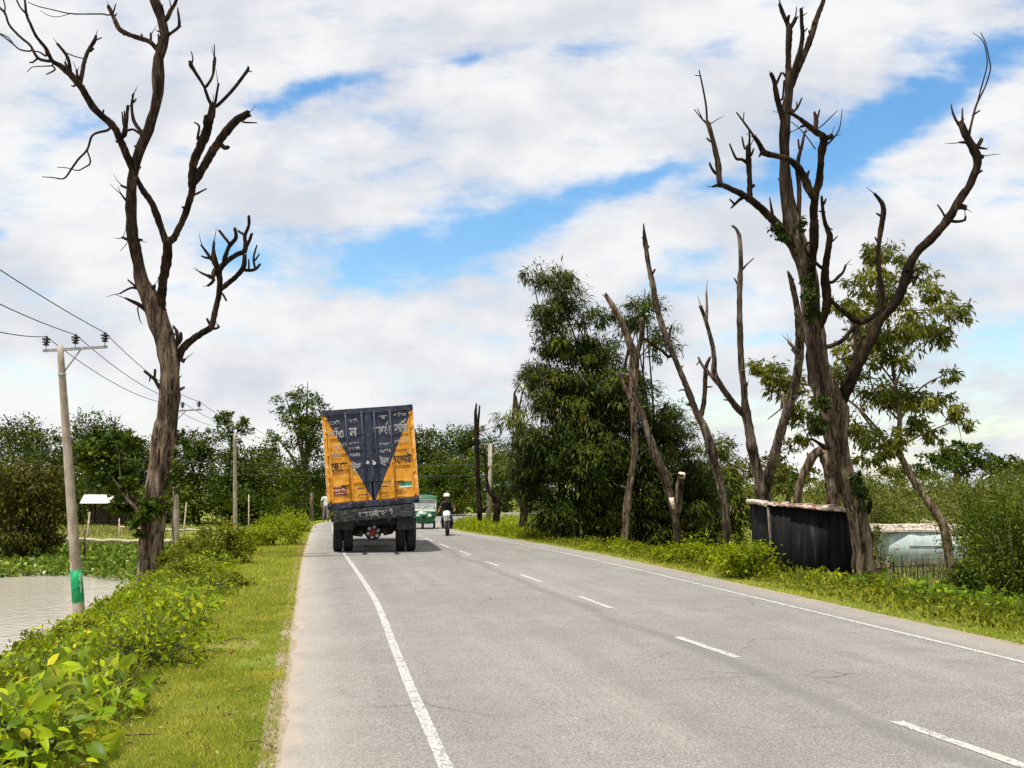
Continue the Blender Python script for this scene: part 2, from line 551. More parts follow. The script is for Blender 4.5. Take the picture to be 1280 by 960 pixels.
def asphalt_mat():
    m, t, bs = new_mat('worn_asphalt')
    geo = t.n('ShaderNodeNewGeometry'); pos = geo.outputs['Position']
    at = t.n('ShaderNodeAttribute'); at.attribute_name = 'across'      # metres from the nearer edge
    sg = t.n('ShaderNodeAttribute'); sg.attribute_name = 'across_left'
    grit = t.noise(pos, 105, 3, .75)
    grit2 = t.noise(pos, 38, 4, .7)
    mid = t.noise(pos, 2.3, 6, .6)
    big = t.noise(pos, .35, 4, .6)
    mp = t.n('ShaderNodeMapping'); mp.inputs['Scale'].default_value = (1.6, .06, 1); t.l(pos, mp.inputs[0])
    lane = t.noise(mp.outputs[0], 1.3, 4, .6)
    base = t.ramp(mid, [(.38, (.170, .160, .147)), (.62, (.232, .218, .199))])
    base = t.mix(t.mapr(lane, .35, .7), base, (.255, .238, .216))
    base = t.mix(t.math('MULTIPLY', t.mapr(big, .42, .62), .8), base, (.185, .175, .16))
    base = t.mix(t.math('MULTIPLY', t.mapr(grit, .535, .64), .8), base, (.54, .51, .46))
    base = t.mix(t.math('MULTIPLY', t.mapr(grit2, .49, .38), .6), base, (.10, .095, .088))
    vo = t.n('ShaderNodeTexVoronoi'); vo.inputs['Scale'].default_value = 75; t.l(pos, vo.inputs[0])
    base = t.mix(t.math('MULTIPLY', t.mapr(vo.outputs['Distance'], .55, .8), .55), base, (.09, .088, .085))
    # the tar seam that winds along the centre line
    x = sg.outputs['Fac']
    mpz = t.n('ShaderNodeMapping'); mpz.inputs['Scale'].default_value = (0, .16, 0); t.l(pos, mpz.inputs[0])
    seam_x = t.math('ADD', t.math('MULTIPLY', t.math('SUBTRACT', t.noise(mpz.outputs[0], 1.0, 2, .5), .5), 1.1), 4.28)
    sd_ = t.math('ABSOLUTE', t.math('SUBTRACT', x, t.math('ADD', seam_x, t.math('MULTIPLY', t.math('SUBTRACT', mid, .5), .12))))
    base = t.mix(t.math('MULTIPLY', t.mapr(sd_, .20, .03), .50), base, (.13, .128, .125))
    # paths polished by tyres, and hairline cracks
    for xc in (1.55, 3.05, 5.0, 6.4):
        tk = t.math('ABSOLUTE', t.math('SUBTRACT', x, t.math('ADD', xc, t.math('MULTIPLY', t.math('SUBTRACT', lane, .5), .5))))
        base = t.mix(t.math('MULTIPLY', t.mapr(tk, .42, .05), .22), base, (.17, .163, .153))
    vd = t.n('ShaderNodeTexVoronoi'); vd.feature = 'DISTANCE_TO_EDGE'; vd.inputs['Scale'].default_value = .9
    wob = t.n('ShaderNodeMix', data_type='VECTOR'); wob.inputs[0].default_value = .16
    nv = t.n('ShaderNodeTexNoise'); nv.inputs['Scale'].default_value = 2.5; nv.inputs['Detail'].default_value = 5; t.l(pos, nv.inputs['Vector'])
    t.l(pos, wob.inputs[4]); t.l(nv.outputs['Color'], wob.inputs[5]); t.l(wob.outputs[1], vd.inputs['Vector'])
    crack = t.math('MULTIPLY', t.mapr(vd.outputs['Distance'], .012, .003), t.mapr(big, .50, .62))
    base = t.mix(t.math('MULTIPLY', crack, .55), base, (.07, .068, .065))
    # scuffs and tyre rub marks
    mp2 = t.n('ShaderNodeMapping'); mp2.inputs['Scale'].default_value = (.55, 3.2, 1); mp2.inputs['Rotation'].default_value = (0, 0, R(12)); t.l(pos, mp2.inputs[0])
    sc = t.noise(mp2.outputs[0], 1.5, 5, .6)
    base = t.mix(t.math('MULTIPLY', t.mapr(sc, .68, .78), .5), base, (.13, .127, .122))
    # blown dust and sand along both edges
    e = t.math('ADD', at.outputs['Fac'], t.math('MULTIPLY', t.math('SUBTRACT', t.noise(pos, 2.2, 6, .65), .5), .5))
    base = t.mix(t.math('MULTIPLY', t.mapr(e, .75, .05), .4), base, (.40, .355, .305))
    base = t.mix(t.math('MULTIPLY', t.mapr(e, .16, .0), .85), base, (.37, .31, .25))
    t.l(base, bs.inputs['Base Color'])
    bs.inputs['Roughness'].default_value = .82
    bs.inputs['Specular IOR Level'].default_value = .3
    b = t.n('ShaderNodeBump'); b.inputs['Strength'].default_value = .55; b.inputs['Distance'].default_value = .006
    t.l(t.math('ADD', grit, grit2), b.inputs['Height']); t.l(b.outputs[0], bs.inputs['Normal'])
    return m

def paint_mat():
    m, t, bs = new_mat('worn_white_road_paint')
    geo = t.n('ShaderNodeNewGeometry'); pos = geo.outputs['Position']
    n = t.noise(pos, 42, 6, .72)
    n2 = t.noise(pos, 5, 4, .6)
    w = t.mapr(t.math('ADD', n, t.math('MULTIPLY', t.math('SUBTRACT', n2, .5), .55)), .48, .56)
    c = t.mix(t.math('MULTIPLY', w, .95), t.ramp(n2, [(.4, (.40, .39, .36)), (.6, (.56, .55, .52))]), (.22, .208, .19))
    t.l(c, bs.inputs['Base Color'])
    bs.inputs['Roughness'].default_value = .7
    return m

def water_mat():
    m, t, bs = new_mat('muddy_pond_water')
    geo = t.n('ShaderNodeNewGeometry'); pos = geo.outputs['Position']
    bs.inputs['Base Color'].default_value = (.50, .45, .385, 1)
    bs.inputs['Roughness'].default_value = .12
    bs.inputs['Specular IOR Level'].default_value = .7
    mp = t.n('ShaderNodeMapping'); mp.inputs['Scale'].default_value = (1.0, 1.0, 1); mp.inputs['Rotation'].default_value = (0, 0, R(-15)); t.l(pos, mp.inputs[0])
    h = t.math('ADD', t.noise(mp.outputs[0], 3.4, 3, .55), t.math('MULTIPLY', t.noise(mp.outputs[0], .5, 2, .5), .9))
    b = t.n('ShaderNodeBump'); b.inputs['Strength'].default_value = .30; b.inputs['Distance'].default_value = .10
    t.l(h, b.inputs['Height']); t.l(b.outputs[0], bs.inputs['Normal'])
    return m

M = {}
M['ground'], M['asphalt'], M['paint'], M['water'] = ground_mat(), asphalt_mat(), paint_mat(), water_mat()

def bark_mat(name, stops, scale=5, stretch=(1, 1, .22), bump=.9, patch=None, rough=.92, top=None):
    m, t, bs = new_mat(name)
    v = coords(t, stretch)
    f = t.noise(v, scale, 8, .65, .6)
    stops = [(.5 + (p - .5) * .6, c) for p, c in stops]
    c = t.ramp(f, stops)
    v2 = coords(t, (1, 1, .5))
    if top is not None:                          # darker bark tones blended in towards the top of the trunk
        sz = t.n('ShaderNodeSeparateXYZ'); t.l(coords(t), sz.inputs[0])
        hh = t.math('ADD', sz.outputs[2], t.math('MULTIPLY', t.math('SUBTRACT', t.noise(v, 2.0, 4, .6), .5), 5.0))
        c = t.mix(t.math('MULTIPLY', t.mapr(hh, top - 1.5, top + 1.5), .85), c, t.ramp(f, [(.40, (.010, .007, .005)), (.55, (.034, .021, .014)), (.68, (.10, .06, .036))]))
    if patch:
        c = t.mix(t.math('MULTIPLY', t.mapr(t.noise(v2, 1.3, 6, .65), .53, .62), .8), c, patch)
    fine = t.noise(coords(t, (1, 1, .085)), scale * 2.6, 8, .68, .3)
    c = t.mix(t.math('MULTIPLY', t.mapr(fine, .53, .40), .92), c, (.018, .013, .009))
    t.l(c, bs.inputs['Base Color'])
    bs.inputs['Roughness'].default_value = rough
    bs.inputs['Specular IOR Level'].default_value = .06
    b = t.n('ShaderNodeBump'); b.inputs['Strength'].default_value = bump; b.inputs['Distance'].default_value = .05
    t.l(t.math('ADD', f, fine), b.inputs['Height']); t.l(b.outputs[0], bs.inputs['Normal'])
    return m

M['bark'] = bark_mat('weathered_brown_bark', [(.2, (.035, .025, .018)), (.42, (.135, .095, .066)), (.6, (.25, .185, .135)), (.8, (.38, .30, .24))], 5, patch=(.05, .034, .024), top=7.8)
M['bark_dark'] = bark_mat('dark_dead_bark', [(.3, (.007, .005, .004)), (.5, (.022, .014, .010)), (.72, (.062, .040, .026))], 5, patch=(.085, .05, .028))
M['bark_grey'] = bark_mat('grey_bare_wood', [(.3, (.045, .034, .026)), (.5, (.145, .108, .08)), (.72, (.29, .23, .18))], 5, patch=(.06, .04, .03))
M['bark_pale'] = bark_mat('pale_peeling_bark', [(.3, (.07, .05, .035)), (.5, (.20, .14, .095)), (.72, (.36, .27, .20))], 5)
M['cutwood'] = mat('pale_cut_wood', [(.3, (.45, .25, .15)), (.55, (.72, .58, .46)), (.75, (.85, .78, .70))], 14, .8, bump=.3)
M['trunk'] = mat('dark_trunk_bark', [(.3, (.04, .03, .02)), (.7, (.12, .09, .06))], 8, .9, bump=.5, stretch=(1, 1, .3))  # dark brown bark, tone varied at random
M['stem'] = mat('green_brown_stem', [(.3, (.05, .07, .02)), (.7, (.14, .13, .05))], 10, .7)
M['culm'] = mat('dark_bamboo_culm', [(.3, (.03, .035, .012)), (.7, (.10, .085, .035))], 8, .6, stretch=(1, 1, .3))

def L3(a, b, c):
    return [(0, a), (.5, b), (1, c)]
M['lf_far'] = leaf_mat('far_tree_leaves', L3((.009, .025, .002), (.044, .076, .005), (.15, .17, .011)), .2)
M['lf_mid'] = leaf_mat('mid_green_leaves', L3((.012, .030, .003), (.050, .088, .006), (.17, .19, .012)), .24)
M['lf_olive'] = leaf_mat('olive_leaves', L3((.022, .026, .004), (.075, .075, .008), (.17, .15, .018)), .22)
M['lf_bamboo'] = leaf_mat('bamboo_leaves', L3((.005, .013, .0015), (.022, .042, .004), (.15, .165, .014)), .2, .5, .1)
M['lf_bamboo_y'] = leaf_mat('yellowish_bamboo_leaves', L3((.02, .035, .003), (.07, .088, .006), (.19, .185, .014)), .24)
M['lf_scrub'] = leaf_mat('pale_scrub_leaves', L3((.035, .050, .005), (.088, .108, .010), (.19, .19, .025)), .2)
M['lf_bright'] = leaf_mat('bright_verge_leaves', L3((.05, .09, .002), (.19, .265, .005), (.44, .45, .012)), .40, .5)
M['lf_big'] = leaf_mat('broad_yellow_green_leaves', [(0, (.05, .12, .004)), (.40, (.215, .34, .004)), (.72, (.44, .52, .006)), (.92, (.62, .52, .012)), (1, (.70, .62, .16))], .42, .42, .16)
M['lf_green'] = leaf_mat('broad_mid_green_leaves', L3((.03, .075, .003), (.12, .205, .006), (.36, .40, .02)), .36)
M['lf_shrub'] = leaf_mat('shrub_leaves', L3((.03, .052, .003), (.115, .145, .006), (.30, .28, .02)), .3)
M['lf_hyac'] = leaf_mat('floating_weed_leaves', L3((.022, .070, .003), (.085, .165, .006), (.30, .34, .05)), .28, .3, .16)
M['lf_euc'] = leaf_mat('drooping_olive_leaves', L3((.028, .042, .004), (.105, .122, .012), (.26, .25, .03)), .32, .45, .12)
M['lf_dry'] = leaf_mat('dry_grass_blades', L3((.11, .13, .02), (.23, .25, .04), (.42, .36, .14)), .3, .7, .15)
M['lf_turf'] = leaf_mat('turf_blades', L3((.11, .165, .008), (.33, .36, .026), (.60, .53, .13)), .3, .65, .1)

# ------------------------------------------------------------------ ground, road, water
def axis(lo, hi, near_lo, near_hi, fine, ratio=1.12):
    a = list(np.arange(near_lo, near_hi + 1e-6, fine))
    s, x = fine, near_hi
    while x < hi:
        s *= ratio; x += s; a.append(min(x, hi))
    s, x = fine, near_lo
    while x > lo:
        s *= ratio; x -= s; a.insert(0, max(x, lo))
    return np.array(a)
gx = axis(-900, 900, -9, 24, .3)
gy = axis(-40, 1500, 3, 62, .4)
GX, GY = np.meshgrid(gx, gy)
GZ, GD = H(GX.ravel(), GY.ravel())
lump = np.array([mnoise.noise(Vector((a * .9, b * .9, 0))) + .5 * mnoise.noise(Vector((a * 2.7, b * 2.7, 5))) for a, b in zip(GX.ravel(), GY.ravel())])
GZ = GZ + lump * .018 * np.clip(GD / .8, 0, 1)
w = len(gx)
idx = np.arange(len(gx) * len(gy)).reshape(len(gy), w)
quads = np.stack([idx[:-1, :-1], idx[:-1, 1:], idx[1:, 1:], idx[1:, :-1]], -1).reshape(-1, 4)
gm = mesh_np('ground', np.stack([GX.ravel(), GY.ravel(), GZ], 1), quads, smooth=True)
at = gm.attributes.new('edge', 'FLOAT', 'POINT')
at.data.foreach_set('value', GD.astype(np.float32))
tag(link('ground', gm, M['ground']), kind='structure')

# road ribbon, same number of samples on both edges
def even(pl, n):
    seg = np.linalg.norm(np.diff(pl, axis=0), axis=1)
    s = np.concatenate([[0], np.cumsum(seg)])
    t = np.linspace(0, s[-1], n)
    return np.stack([np.interp(t, s, pl[:, 0]), np.interp(t, s, pl[:, 1])], 1)
def ribbon_rows(n=520, across=22):
    a = even(resample(XL, .2), n); b = even(resample(XR, .2), n)
    rows, att, atl = [], [], []
    for i in range(n):
        wd = float(np.linalg.norm(b[i] - a[i]))
        ja = .11 * mnoise.noise(Vector((0, a[i][1] * 1.3, 0))) + .05 * mnoise.noise(Vector((3, a[i][1] * 5.0, 0)))
        jb = .08 * mnoise.noise(Vector((9, b[i][1] * 1.3, 0))) + .05 * mnoise.noise(Vector((7, b[i][1] * 5.0, 0)))
        r = []
        nn = (b[i] - a[i]) / wd
        p = a[i] * (1 - ja / wd) + b[i] * (ja / wd) - nn * .03
        r.append((p[0], p[1], -.07)); att.append(0); atl.append(0)
        for k in range(across + 1):
            t = k / across
            t2 = (ja / wd) * (1 - t) ** 6 + t + (jb / wd) * t ** 6
            p = a[i] * (1 - t2) + b[i] * t2
            r.append((p[0], p[1], 0.0 if k in (0, across) else .006))
            att.append(min(t, 1 - t) * wd); atl.append(t * wd)
        p = b[i] + nn * (jb + .03)
        r.append((p[0], p[1], -.07)); att.append(0); atl.append(wd)
        rows.append(r)
    return rows, att, atl
rows, att, atl = ribbon_rows()
rb = MB().grid(rows, 0, True)
rm = rb.mesh('road')
for nm, arr in (('across', att), ('across_left', atl)):
    q = rm.attributes.new(nm, 'FLOAT', 'POINT'); q.data.foreach_set('value', np.array(arr, np.float32))
road = tag(link('road', rm, M['asphalt']), kind='structure')

def stripe(pts, width, z=.010):
    pts = resample(pts, .25)
    rows = []
    for i, p in enumerate(pts):
        d = pts[min(i + 1, len(pts) - 1)] - pts[max(i - 1, 0)]
        d = d / np.linalg.norm(d)
        nr = np.array([d[1], -d[0]])
        wv = width * (1 + .18 * mnoise.noise(Vector((p[0], p[1] * 1.9, 3))))
        rows.append([(p[0] - nr[0] * wv / 2, p[1] - nr[1] * wv / 2, z), (p[0] + nr[0] * wv / 2, p[1] + nr[1] * wv / 2, z)])
    return rows
left_px = [(590, 1030), (557, 960), (536, 912), (512, 858), (491, 805), (471, 755), (451, 722), (437, 702), (430, 692)]
left_pts = [G(*p)[:2] for p in left_px] + [(.98, 34), (1.02, 40), (1.1, 46), (1.3, 51), (2.1, 56), (5, 62.5), (12, 71.5), (24, 82)]
left_pts.insert(0, (.80, 3.0))
MB().grid(stripe(left_pts, .092)).build('edge_line', M['paint'], road)
right_pts = [(6.95, 3), (6.95, 14), (6.9, 22), (6.75, 28), (6.45, 33), (6.1, 38), (5.75, 43), (5.7, 47), (6.2, 51.3), (8.7, 58), (15.6, 66.5), (29.6, 77.5)]
MB().grid(stripe(right_pts, .085)).build('edge_line', M['paint'], road)
dash_px = [((1280 + 60, 980), (1120, 903)), ((922, 823), (846, 797)), ((764, 761), (724, 746)), ((677, 728), (651, 719)), ((624, 708), (607, 702.5)), ((589, 694.5), (575, 689)), ((562, 685), (549, 680)), ((540, 677), (531, 673))]
for a, b in dash_px:
    a, b = G(*a)[:2], G(*b)[:2]
    MB().grid(stripe([a, (a + b) / 2, b], .105)).build('lane_dash', M['paint'], road)

wv = MB().grid([[(-260, -60, WATER_Z), (-3.5, -60, WATER_Z)], [(-260, 20, WATER_Z), (-3.5, 20, WATER_Z)], [(-260, 75, WATER_Z), (-3.5, 75, WATER_Z)]])
tag(wv.build('pond_water', M['water']), kind='structure')

# ------------------------------------------------------------------ dead trees, traced limb by limb
def dead_tree(name, label, D, trunk, limbs, m_trunk, m_limb, group=None, drift=.22, spur=1.0, sides=18, seed=1, cat='tree', extra=None):
    rnd = random.Random(seed)
    base = P(trunk[0][0], trunk[0][1], D)
    g = hz(base[0], base[1])
    root_loc = Vector((base[0], base[1], min(g, base[2]) - .05))
    root = empty(name, root_loc, label, cat, group)
    known = []
    def trace(pl, d0, slope, mb, ns, trunkish, seedv, mi=0):
        pts, rad = [], []
        run = 0
        for i, (x, y, wd) in enumerate(pl):
            if i:
                run += math.hypot(x - pl[i - 1][0], y - pl[i - 1][1])
            Dp = d0 + slope * run * D / F
            pts.append(Vector(P(x, y, Dp)))
            rad.append(max(wd * (.475 if wd > 20 else .405 if 7.5 < wd < 13 and D > 23 and D != 26.5 else .43 if wd > 3 else .46) * Dp / F, .006))
            known.append((x, y, Dp))
            if i:
                for q in range(1, 4):
                    t = q / 4
                    known.append((x * t + pl[i - 1][0] * (1 - t), y * t + pl[i - 1][1] * (1 - t), Dp))
        if trunkish:
            b = pts[0]
            pts.insert(0, Vector((b.x, b.y, root_loc.z - .1)))
            rad.insert(0, rad[0] * 1.18)
        mr = max(rad)
        mb.tube(pts, rad, sides=ns, mi=mi, rough=.22 if mr > .05 else .14, step=max(mr * .55, .05), seed=seedv, ridge=.17 if trunkish else .12, jag=True)
        if not trunkish and .018 < rad[-1] and mr > .03:      # a few thin twigs left at the broken end
            e, ax = pts[-1], (pts[-1] - pts[-2]).normalized()
            for _ in range(rnd.choice((0, 1, 1, 2))):
                d = (ax + Vector((rnd.gauss(0, .5), rnd.gauss(0, .5), rnd.gauss(.1, .4)))).normalized()
                ln = rnd.uniform(.10, .38)
                mb.tube([e - ax * rad[-1], e + d * ln * .5, e + d * ln + Vector((0, 0, rnd.uniform(-.03, .06)))], [.013, .009, .004], sides=5, seed=seedv, mi=mi)
        # short broken spurs
        if mr > .045:
            for i in range(1, len(pts) - 0):
                L = (pts[i] - pts[i - 1]).length
                for _ in range(int(L * 1.1 * spur + rnd.random() * .9)):
                    t = rnd.random()
                    q = pts[i - 1].lerp(pts[i], t); r0 = rad[i - 1] * (1 - t) + rad[i] * t
                    ax = (pts[i] - pts[i - 1]).normalized()
                    d = Vector((rnd.gauss(0, 1), rnd.gauss(0, 1), rnd.gauss(.1, .8)))
                    d = (d - ax * d.dot(ax)).normalized() * .9 + ax * .45
                    ln = r0 * .35 + rnd.uniform(.0, .10)
                    rs = rnd.uniform(.018, .045)
                    mb.tube([q + d * r0 * .6, q + d * (r0 * .8 + ln * .4), q + d * (r0 * .8 + ln) + Vector((0, 0, rnd.uniform(-.02, .05)))], [rs * 1.5, rs, rs * .6], sides=5, rough=.2, seed=seedv + i, mi=mi)
    mb = MB(root_loc)
    trace(trunk, D, rnd.uniform(-.04, .04), mb, sides, True, seed)
    if extra:
        extra(mb, root_loc)
    mb.build('trunk', m_trunk, root)
    known_own = {}
    for q in known:
        known_own[q] = 0
    part_id = 0
    for k, grp in enumerate(limbs):
        parts = {}
        for j, pl in enumerate(grp):
            x, y = pl[0][:2]
            kn = min(known, key=lambda q: (q[0] - x) ** 2 + (q[1] - y) ** 2)
            own = known_own[kn]
            if own not in parts:
                part_id += 1
                own = part_id
                parts[own] = MB(root_loc)
            mb = parts[own]
            wmax = max(p[2] for p in pl)
            dist = math.hypot(kn[0] - x, kn[1] - y)
            if .7 < dist < 26:                       # grow out of the middle of the parent limb
                pl = [(kn[0], kn[1], pl[0][2] * .95)] + list(pl)
            n0 = len(known)
            trace(pl, kn[2], rnd.uniform(-1, 1) * drift * (2.2 if j == 0 else 1.6), mb, 12 if wmax > 6 else (8 if wmax > 3 else 6), False, seed * 7 + k * 3 + j)
            for q in known[n0:]:
                known_own[q] = own
        for mb in parts.values():
            mb.build('branch', m_limb, root)
    return root, known

left_limbs = [
 [[(201, 385, 13), (202, 367, 13), (205, 345, 14), (209, 319, 14), (210, 303, 13), (217, 297, 10), (228, 276, 9), (236, 254, 9.5), (240, 240, 10), (241, 222, 12), (242, 203, 11), (251, 182, 13), (259, 162, 13), (264, 145, 11), (266, 131, 9)],
  [(265.6, 132, 6), (261, 125, 5), (255, 108, 4), (244, 90, 5), (239, 81.5, 7), (238, 78, 5)], [(240, 79, 2.5), (241, 73, 2), (239, 64, 1.2)],
  [(257, 109, 4.5), (265.6, 95, 4), (268, 77, 5), (268.5, 72, 4)], [(268, 76, 2.2), (268, 56, 1.4)],
  [(269, 128, 4), (271, 116, 3.5), (273, 105.5, 3.5)],
  [(270, 133, 6), (283, 121, 5), (296, 106, 5), (310, 87, 5), (310.5, 83, 2)], [(309, 89, 2.5), (315, 89.5, 1.2)],
  [(244, 226, 13), (257, 203, 12), (270, 182, 12), (284, 163, 12), (296, 150, 11), (309, 143, 10)], [(281, 185, 7), (286, 183, 6)], [(304, 152.5, 3), (321, 153.5, 1.5)],
  [(244, 243, 4), (250, 240, 3), (258, 236, 1.6)], [(247, 174, 4), (249, 158, 2.8), (243, 153, 2)], [(256, 156, 6), (257, 145, 5)]],
 [[(209, 308, 9), (197, 272, 9.5), (189, 252, 9), (180, 240, 9), (171, 224, 8)]],
 [[(167, 213, 12), (158, 193, 11), (149, 172, 10), (143, 160, 10), (133, 150, 10), (117, 135, 9.5), (108, 120, 9.5), (100, 107, 10), (88, 93, 9), (75, 82, 7.5), (65, 76, 6), (57, 60, 5), (45, 45, 4.5), (38, 30, 4), (33, 18, 3.5), (31, 0, 3), (27, -15, 2)],
  [(61, 76.5, 5), (50, 74, 4.5), (44, 68, 4), (38, 57, 4), (30, 50, 3.7), (20, 41, 3.7), (11, 30, 3.6), (6.5, 17, 3.4), (0, 10, 3), (-12, 0, 2)], [(6, 18, 2.4), (6, 6, 2), (2, -5, 1.5)],
  [(37, 64, 2.4), (25, 62, 2.2), (15, 54, 2), (2, 44, 2), (-10, 36, 1.5)], [(18, 57, 1.6), (10, 47, 1.4), (-4, 40, 1.2)],
  [(34.5, 19, 3), (26, 10, 2.6), (21, 0, 2.4), (16, -14, 2)], [(57, 70, 3), (49, 65, 2.2), (41, 64, 1.8)], [(45, 74.5, 3), (41, 78, 2.4), (37, 78, 1.8)],
  [(65, 82, 2), (49, 83, 1.5), (40, 84, 1.3), (34, 90, 1)], [(69, 87, 2.5), (58, 93, 1.5)],
  [(100, 106, 7), (103, 90, 6.2), (105.5, 77, 6), (110, 64, 5.5), (118, 51, 5), (120, 45, 3.6)], [(118, 51, 3), (127, 47, 1.6)],
  [(88, 93, 6), (86, 76, 5), (81, 66, 4.6), (72, 55, 3.6)], [(82.5, 66, 1.6), (92, 70, 1.6), (103, 73, 1.4)], [(85, 89, 4), (81.5, 78, 3)], [(97, 101, 4), (96, 88, 3)], [(92, 108, 3), (89, 107, 1.5)],
  [(134, 163, 4), (125, 165, 3.6), (115, 170, 3.5), (109, 187, 3), (98, 199, 2.8), (90, 210, 2.8), (80, 223, 2.4), (66, 222, 1.5), (53, 221, 1)], [(108.5, 187, 2.4), (113, 203, 2.2), (106, 209, 1.8), (97, 213, 1.5), (84, 210, 1.2), (72, 209, .9)],
  [(155, 168, 8), (157, 155, 7), (158.5, 143, 5.5), (160, 132, 4.5)], [(155, 160, 3), (155.5, 140, 2.2)], [(154, 156, 2.5), (152.5, 140, 1.8)]],
 [[(182, 172, 7), (173, 160, 6), (167, 150, 5.4), (164.5, 132, 3.8), (167, 117, 2)], [(166, 128, 3), (170, 124, 2)], [(159, 163, 4), (167, 162, 3.6), (177, 169, 4)]],
 [[(200, 67, 7), (194, 59, 7), (187, 52, 7), (176, 48, 7), (163, 44, 7.2), (150, 37, 7), (145, 28, 6.4), (140, 17, 6), (135.5, 8, 5.2)], [(136, 19, 2.2), (128, 17.5, 2), (112, 17.5, 1.9), (88, 17, 1.8), (65, 12, 1.5), (48, 8, 1.3), (35, 2.5, 1.1)], [(88, 17, 1), (72, 21, .9), (60, 19, .8), (50, 13, .7)],
  [(141.5, 16, 3), (144.5, 5.5, 1.6)], [(188.5, 51, 3.6), (188.5, 42, 3.2)], [(198, 54, 3), (198, 43, 2.6)], [(178, 48, 3), (177, 43, 2.5)]],
 [[(207, 46, 6), (213, 42, 4.6), (223, 34, 4.4), (224, 26, 4), (223, 17, 3.6), (222, 10, 1.4)], [(223, 34, 3), (226.5, 33, 1.5)], [(208, 24, 6.5), (213, 14, 6.2), (219, 4, 5), (222, -6, 4), (227, -22, 2)], [(204, 18, 4), (202, 6, 3)], [(214, 10, 1.6), (212, 0, 1.2)]],
 [[(222, 446, 14), (228, 436, 12), (236, 428, 10.5), (250, 418, 10), (264, 409, 10), (267, 398, 9), (270, 384, 8.8), (274, 367, 8.6), (275, 352, 8.6), (274, 338, 8.6), (283, 327, 7.4), (295, 319, 7), (306, 314, 7), (307, 305, 6.2), (306, 295, 5.6), (311, 282, 4.6), (311, 271, 4.2)],
  [(307, 309, 6), (312, 300, 4.6), (314.5, 292, 4)], [(306, 294, 4), (298, 289, 3)],
  [(280, 327, 6.5), (286, 309, 6.2), (295, 297, 6), (293, 286, 4.2)], [(288, 306, 4.4), (280, 296, 4), (274, 288, 3.4)],
  [(277, 361, 7.4), (286, 353, 7), (295, 346, 7), (304, 334, 7), (306, 319, 6)], [(303, 337, 5.4), (312, 338, 5), (320, 336, 4.6), (325, 330, 2.6)], [(319, 336, 3.2), (317, 322, 3), (321, 307, 2.2)], [(319, 325, 2.8), (324, 318, 2)], [(311, 336, 3), (311, 325, 2.4)],
  [(273, 338, 8), (268, 324, 9), (267, 312, 5), (267.5, 302, 3.2)], [(265, 325, 5), (258, 315, 4), (252, 307, 3)], [(263, 323, 3), (257, 322, 3), (252, 320, 2)], [(268, 338, 8), (266, 346, 8), (258, 344, 4), (250, 340, 2.4)], [(267, 350, 5), (263, 355, 4.4), (260, 357, 3)],
  [(278, 367, 3.4), (283, 376, 2.6)], [(267, 411, 4), (274, 409, 3), (272, 406, 2.4)], [(262, 405, 4), (259, 399, 3)]],
 [[(184, 388, 7), (174, 381, 6), (166, 377, 5), (156, 372.5, 2.4)], [(180, 366, 6), (172, 361, 4), (163, 360, 3), (150, 367, 2)], [(172, 361, 3.4), (166, 355, 3), (160, 350, 2)], [(172, 385, 2), (174, 397, 1.6), (177, 405, .8)], [(188, 362, 8), (193, 358, 5)]],
 [[(217, 437, 9), (222, 425, 7), (221, 415, 5), (217, 408, 3)], [(222, 430, 7), (226, 424, 5), (226, 416, 4)], [(219, 434, 5), (214, 428, 4), (213, 432, 3)], [(225, 448, 8), (229, 452, 6), (231, 449, 3)]],
 [[(206, 493, 7), (199, 484, 6), (193, 474, 5), (188, 470, 4), (181, 464, 4)], [(193, 475, 3.4), (194, 462, 3)], [(188, 470, 3), (187, 476, 2)]],
 [[(197, 560, 6), (193, 556, 4)], [(196, 553, 4), (206, 548, 3), (222, 547, 2.4)], [(184, 631, 7), (174, 627, 6), (164, 619, 4.4)]],
 [[(163, 255, 3.6), (157, 250, 3.2), (151, 242, 2.2)], [(160, 299, 5), (153, 297, 3)], [(158, 305, 1.2), (150, 314, .7)], [(173, 300, 5), (176, 300, 4)], [(156, 234, 4), (152, 232, 3)], [(178, 186, 4), (168, 182, 2.5), (170, 186, 1)]],
]
left_trunk = [(188, 760, 36), (189, 735, 34), (189, 705, 30), (190, 669, 29.5), (193, 633, 28), (197, 597, 27), (203, 561, 28), (208, 530, 27), (213, 485, 26), (212, 455, 25), (208, 431, 24), (200, 405, 26), (190, 376, 24), (178, 355, 18.5), (173, 331, 16), (165, 285, 15.5), (164, 240, 14), (165, 225, 14), (169, 204, 13), (177, 182, 13.5), (186, 162, 14), (193, 138, 14), (197, 116, 14.5), (198, 92, 17.5), (198, 73, 13.5), (204, 57, 12.5), (206, 43, 13), (201, 22, 13), (193, 0, 12.5), (186, -30, 10)]
tree_left, _ = dead_tree('dead_tree', 'tall dead tree with cut bare limbs standing by the pond bank', 26.5, left_trunk, left_limbs, M['bark'], M['bark_dark'], seed=3, sides=44)

